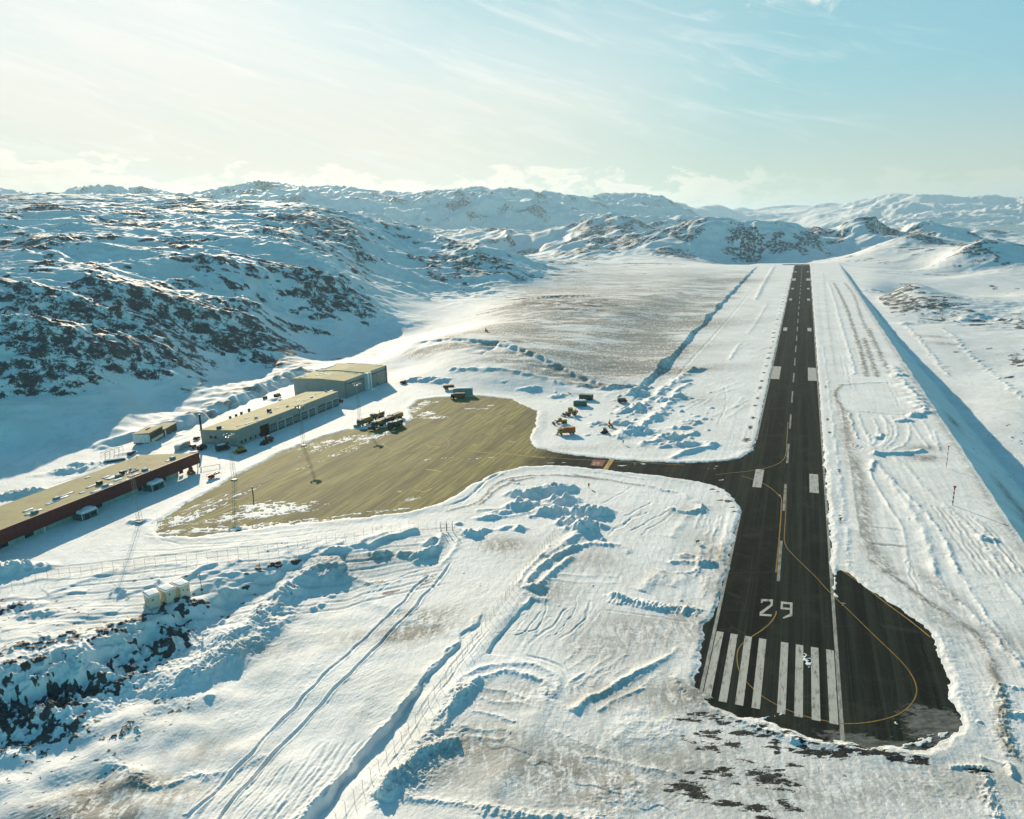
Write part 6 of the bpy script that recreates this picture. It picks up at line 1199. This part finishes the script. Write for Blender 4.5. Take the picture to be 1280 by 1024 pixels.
# steel racks with sledges
p = on(143, 571); o = thing('steel_rack', 'pale steel rack frames standing in the snow behind the terminal', 'rack', p, heading((133, 574), (153, 566)))
fr = MB(); n = 5
for i in range(n):
    x = -6 + i * 3
    for y in (0, 2.4): fr.bar((x, y, 0), (x + .4, y, 3.6), .09)
    fr.bar((x + .4, 0, 3.6), (x + .4, 2.4, 3.6), .08)
for y in (0, 2.4): fr.bar((-5.6, y, 3.6), (6.4, y, 3.6), .08); fr.bar((-6, y, 1.8), (6, y, 1.8), .06)
fr.build('frame', M_STEEL, o)
for (a_, lb) in (((137, 577.5), 'snow covered flat sledge in front of the steel racks, the left of two'), ((149.5, 575.5), 'snow covered flat sledge in front of the steel racks, the right of two')):
    p = on(*a_); o = thing('cargo_sledge', lb, 'sledge', p, heading((131, 579), (154, 575)), 'sledges by the steel racks'); B('deck', M_DK, o, (-2.6, 2.6, -1.2, 1.2, .3, .8)); B('runner', M_DK, o, (-2.8, 2.8, -1.1, -.95, 0, .3)); B('runner', M_DK, o, (-2.8, 2.8, .95, 1.1, 0, .3)); MB().heap(-2.6, 2.6, -1.2, 1.2, .8, .6, n=6).build('load_snow', M_SNOW, o, True)

# ---- floodlight masts
def mast(label, px, py, h=20.0):
    p = on(px, py); p.z = min(p.z, .6); o = thing('floodlight_mast', label, 'floodlight mast', p, -YAW, 'floodlight masts round the apron'); b = MB(); w0, w1 = .75, .45; N_ = 12; cs = ((-1, -1), (1, -1), (1, 1), (-1, 1))
    W_ = lambda k: w0 + (w1 - w0) * k / N_
    for c in cs: b.bar((c[0] * w0, c[1] * w0, -.5), (c[0] * w1, c[1] * w1, h), .06)
    for k in range(N_):
        a, c2 = W_(k), W_(k + 1); za, zb = h * k / N_, h * (k + 1) / N_
        for i in range(4):
            c, d = cs[i], cs[(i + 1) % 4]; b.bar((c[0] * a, c[1] * a, za), (d[0] * c2, d[1] * c2, zb), .026)
    b.build('lattice', M_GRY, o); B('platform', M_GRY, o, (-1.3, 1.3, -1.3, 1.3, h, h + .12)); r = MB()
    for c, d in ((0, 1), (1, 2), (2, 3), (3, 0)): r.bar((cs[c][0] * 1.3, cs[c][1] * 1.3, h + 1.1), (cs[d][0] * 1.3, cs[d][1] * 1.3, h + 1.1), .04); r.bar((cs[c][0] * 1.3, cs[c][1] * 1.3, h), (cs[c][0] * 1.3, cs[c][1] * 1.3, h + 1.1), .04)
    r.build('railing', M_GRY, o)
    for x, y in ((1.7, -1.2), (1.7, 0), (1.7, 1.2), (-1.7, -1.0), (-1.7, 1.0), (0, 1.8)):
        l = B('lamp', M_GRY, o, (x - .28, x + .28, y - .42, y + .42, h + .25, h + .95), bev=.05); B('lamp_glass', M_LAMP, l, (x - .24, x + .24, y - .38, y + .38, h + .18, h + .245)); B('cap_snow', M_SNOW, l, (x - .26, x + .26, y - .4, y + .4, h + .96, h + 1.06))
    B('base_block', pm('concrete', (.3, .3, .28)), o, (-1.1, 1.1, -1.1, 1.1, -.6, .35))
mast('lattice floodlight mast in front of the middle of the terminal', 175, 654); mast('lattice floodlight mast by the near corner of the garage hall', 293, 600); mast('lattice floodlight mast in front of the garage doors', 379.5, 557); mast('lattice floodlight mast behind the parked snow clearing fleet', 449.5, 524)
# lamp post by the cabins, thin poles, pylon, markers
p = on(253, 742); o = thing('lamp_post', 'thin wooden post with a dark box beside the row of white cabins', 'post', p, 0); b = MB(); b.bar((0, 0, -.5), (0, 0, 6.8), .10, 6); b.build('pole', pm('weathered_wood', (.2, .18, .15)), o); B('switch_box', M_DK, o, (-.3, .3, -.25, .15, 1.0, 1.8))
def banded(label, px, py, h, r, grp=None):
    p = on(px, py); o = thing('marker_pole', label, 'marker pole', p, 0, grp); n = 8
    for i in range(n):
        b = MB(); b.cyl((0, 0, h * i / n), r, h / n, n=8); b.build('band', M_RED if i % 2 == (n - 1) % 2 else M_WHT, o)
    B('lamp', M_RED, o, (-r * 1.6, r * 1.6, -r * 1.6, r * 1.6, h, h + .5))
banded('tall thin faded red and white marker pole near the right bank', 1182.6, 585.7, 9.5, .14, 'red and white poles near the right bank'); banded('shorter red and white banded marker pole, nearer than the tall thin one', 1190.6, 631.4, 7.0, .24, 'red and white poles near the right bank')
q = gp(1177, 400, -12); o = thing('radio_pylon', 'distant lattice radio pylon on the low ground right of the runway', 'pylon', (q[0], q[1], zg(q[0], q[1])), .3); b = MB()
for sx, sy in ((-1, -1), (1, -1), (1, 1), (-1, 1)): b.bar((sx * 1.6, sy * 1.6, -1), (sx * .3, sy * .3, 24), .16)
for k in range(8):
    za, zb = k * 3, k * 3 + 3; wa, wb = 1.6 - 1.3 * za / 24, 1.6 - 1.3 * zb / 24
    for (c, d) in (((-1, -1), (1, -1)), ((1, -1), (1, 1)), ((1, 1), (-1, 1)), ((-1, 1), (-1, -1))): b.bar((c[0] * wa, c[1] * wa, za), (d[0] * wb, d[1] * wb, zb), .1)
b.build('lattice', M_GRY, o); B('antenna', M_GRY, o, (-2.4, 2.4, -.1, .1, 19, 19.3), (-1.8, 1.8, -.1, .1, 22, 22.3))
def marker(label, px, py, m, h=1.8, w_=.9, name='marker_board', grp=None):
    p = on(px, py); o = thing(name, label, 'marker', p, .5, grp); B('panel', m, o, (-w_ / 2, w_ / 2, -.06, .06, h * .45, h)); B('leg', M_DK, o, (-.35, -.27, -.05, .05, -.3, h * .45)); B('leg', M_DK, o, (.27, .35, -.05, .05, -.3, h * .45)); B('snow_cap', M_SNOW, o, (-w_ / 2, w_ / 2, -.12, .12, h, h + .08))
marker('small green box marker in the snow left of the runway number', 872, 679.5, M_GRN, 1.3, 1.6); marker('small orange marker standing among the big snow heaps below the taxiway', 736, 610, M_ORG, 2.0, .8); marker('small yellow marker on the snow above the taxiway', 779, 555.5, M_YEL, 2.2, .8)
marker('low orange marker at the taxiway corner beside the runway edge', 943, 560, M_ORG, .9, .8)
p = on(316.5, 620); o = thing('parking_stand_post', 'thin black post standing alone on the apron', 'post', p, 0); b = MB(); b.cyl((0, 0, 0), .22, 3.4, n=8); b.build('pole', M_BLK, o); b = MB(); b.cyl((0, 0, 3.4), .32, .6, n=8); b.build('head', M_DK, o)
def barrier(): 
    a, c = on(251.5, 588), on(275, 584); o = thing('barrier_boom', 'thin horizontal barrier boom leading right from the terminal end', 'barrier', a, math.atan2(c.y - a.y, c.x - a.x)); L_ = (c - a).length; b = MB(); b.bar((0, 0, 1.3), (L_, 0, 1.3), .09); b.build('boom', M_BRN, o); B('stand', M_GRY, o, (-.2, .2, -.2, .2, 0, 1.5)); B('stand', M_GRY, o, (L_ - .15, L_ + .15, -.1, .1, 0, 1.3))
barrier()
# ---- fences
def fence(label, px, step=3.1, h=2.6, lean=.5, r=.042):
    pts = [gp(*q)[:2] for q in px]; P_ = []; acc = 0; nxt = 0
    for a, c in zip(pts[:-1], pts[1:]):
        a = Vector(a); c = Vector(c); L_ = (c - a).length; d = nxt - acc
        while d <= L_: q = a + (c - a) * d / L_; P_.append((q, (c - a).normalized())); d += step; nxt += step
        acc += L_
    o = thing('wire_fence', label, 'fence', (P_[0][0].x, P_[0][0].y, 0), 0); base = P_[0][0]; tops = []
    step_i = max(1, math.ceil(len(P_) / 98)); assert step_i == 1, len(P_)
    for q, d in P_:
        z = zg(q.x, q.y); x, y = q.x - base.x, q.y - base.y; nrm = Vector((-d.y, d.x)); b = MB(); b.bar((x, y, z - .4), (x, y, z + h), r, 6); b.bar((x, y, z + h), (x + nrm.x * lean, y + nrm.y * lean, z + h + .4), r * .8, 4); b.build('post', M_GRY, o); tops.append((x, y, z, nrm))
    w = MB()
    for (x, y, z, n_), (x2, y2, z2, n2) in zip(tops[:-1], tops[1:]):
        for k in (.25, .9, 1.55, 2.2, 2.55): w.bar((x, y, z + k), (x2, y2, z2 + k), .012, 3)
    w.build('wire', M_GRY, o)
fence('wire fence below the apron, running from the left edge to the gate', [(-30, 752), (20, 735), (67, 724), (144, 715), (250, 704), (356, 689), (450, 674), (549, 661.5)], 3.25)
fence('wire fence climbing from the bottom edge along the smooth snow ridge to big snow heaps', [(396, 1040), (412, 1018), (470, 948), (530, 878), (590, 806), (640, 741), (678, 692), (706, 652)], 3.0)
p = on(551, 665); q = on(566, 664); o = thing('fence_gate', 'double wire gate between tall posts where the track crosses the fence', 'gate', p, math.atan2(q.y - p.y, q.x - p.x)); L_ = (q - p).length
for x in (0, L_ * .5, L_): b = MB(); b.bar((x, 0, -.4), (x, 0, 3.9), .10, 6); b.build('gate_post', M_GRY, o)
for x0_, x1_, sw in ((0.2, L_ * .5 - .15, 0), (L_ * .5 + .15, L_ - .2, 0)):
    b = MB()
    for z_ in (.3, 1.5, 2.8): b.bar((x0_, 0, z_), (x1_, 0, z_), .05)
    for x in (x0_, x1_): b.bar((x, 0, .3), (x, 0, 2.8), .05)
    b.bar((x0_, 0, .3), (x1_, 0, 2.8), .03); b.build('gate_leaf', M_GRY, o)
b = MB(); b.bar((L_, 0, .4), (L_ + 3.5, -5, .4), .08); b.bar((0, 0, .4), (2.5, -5, .3), .07); b.build('ground_rail', M_GRY, o)


# ------------------------------------------------------------------ air
def haze():
    bm = bmesh.new(); bmesh.ops.create_cube(bm, size=1)
    me = bpy.data.meshes.new('haze'); bm.to_mesh(me); bm.free()
    o = link('haze', me, 'stuff'); z0, z1 = -120, 900; x = 130000
    zmin = float(Z.min()) - 1; zmax = max(float(Z.max()) + 20, 140)
    o.scale = (x * 2, 130000, zmax - zmin); o.location = (0, 64000, (zmax + zmin) / 2)
    m = mat('air'); t = m.node_tree; v = t.nodes.new('ShaderNodeVolumePrincipled'); v.inputs['Color'].default_value = (.66, .87, 1, 1); v.inputs['Density'].default_value = 4.2e-5; v.inputs['Anisotropy'].default_value = .35
    ou = t.nodes.new('ShaderNodeOutputMaterial'); t.links.new(v.outputs[0], ou.inputs['Volume']); me.materials.append(m)
haze()
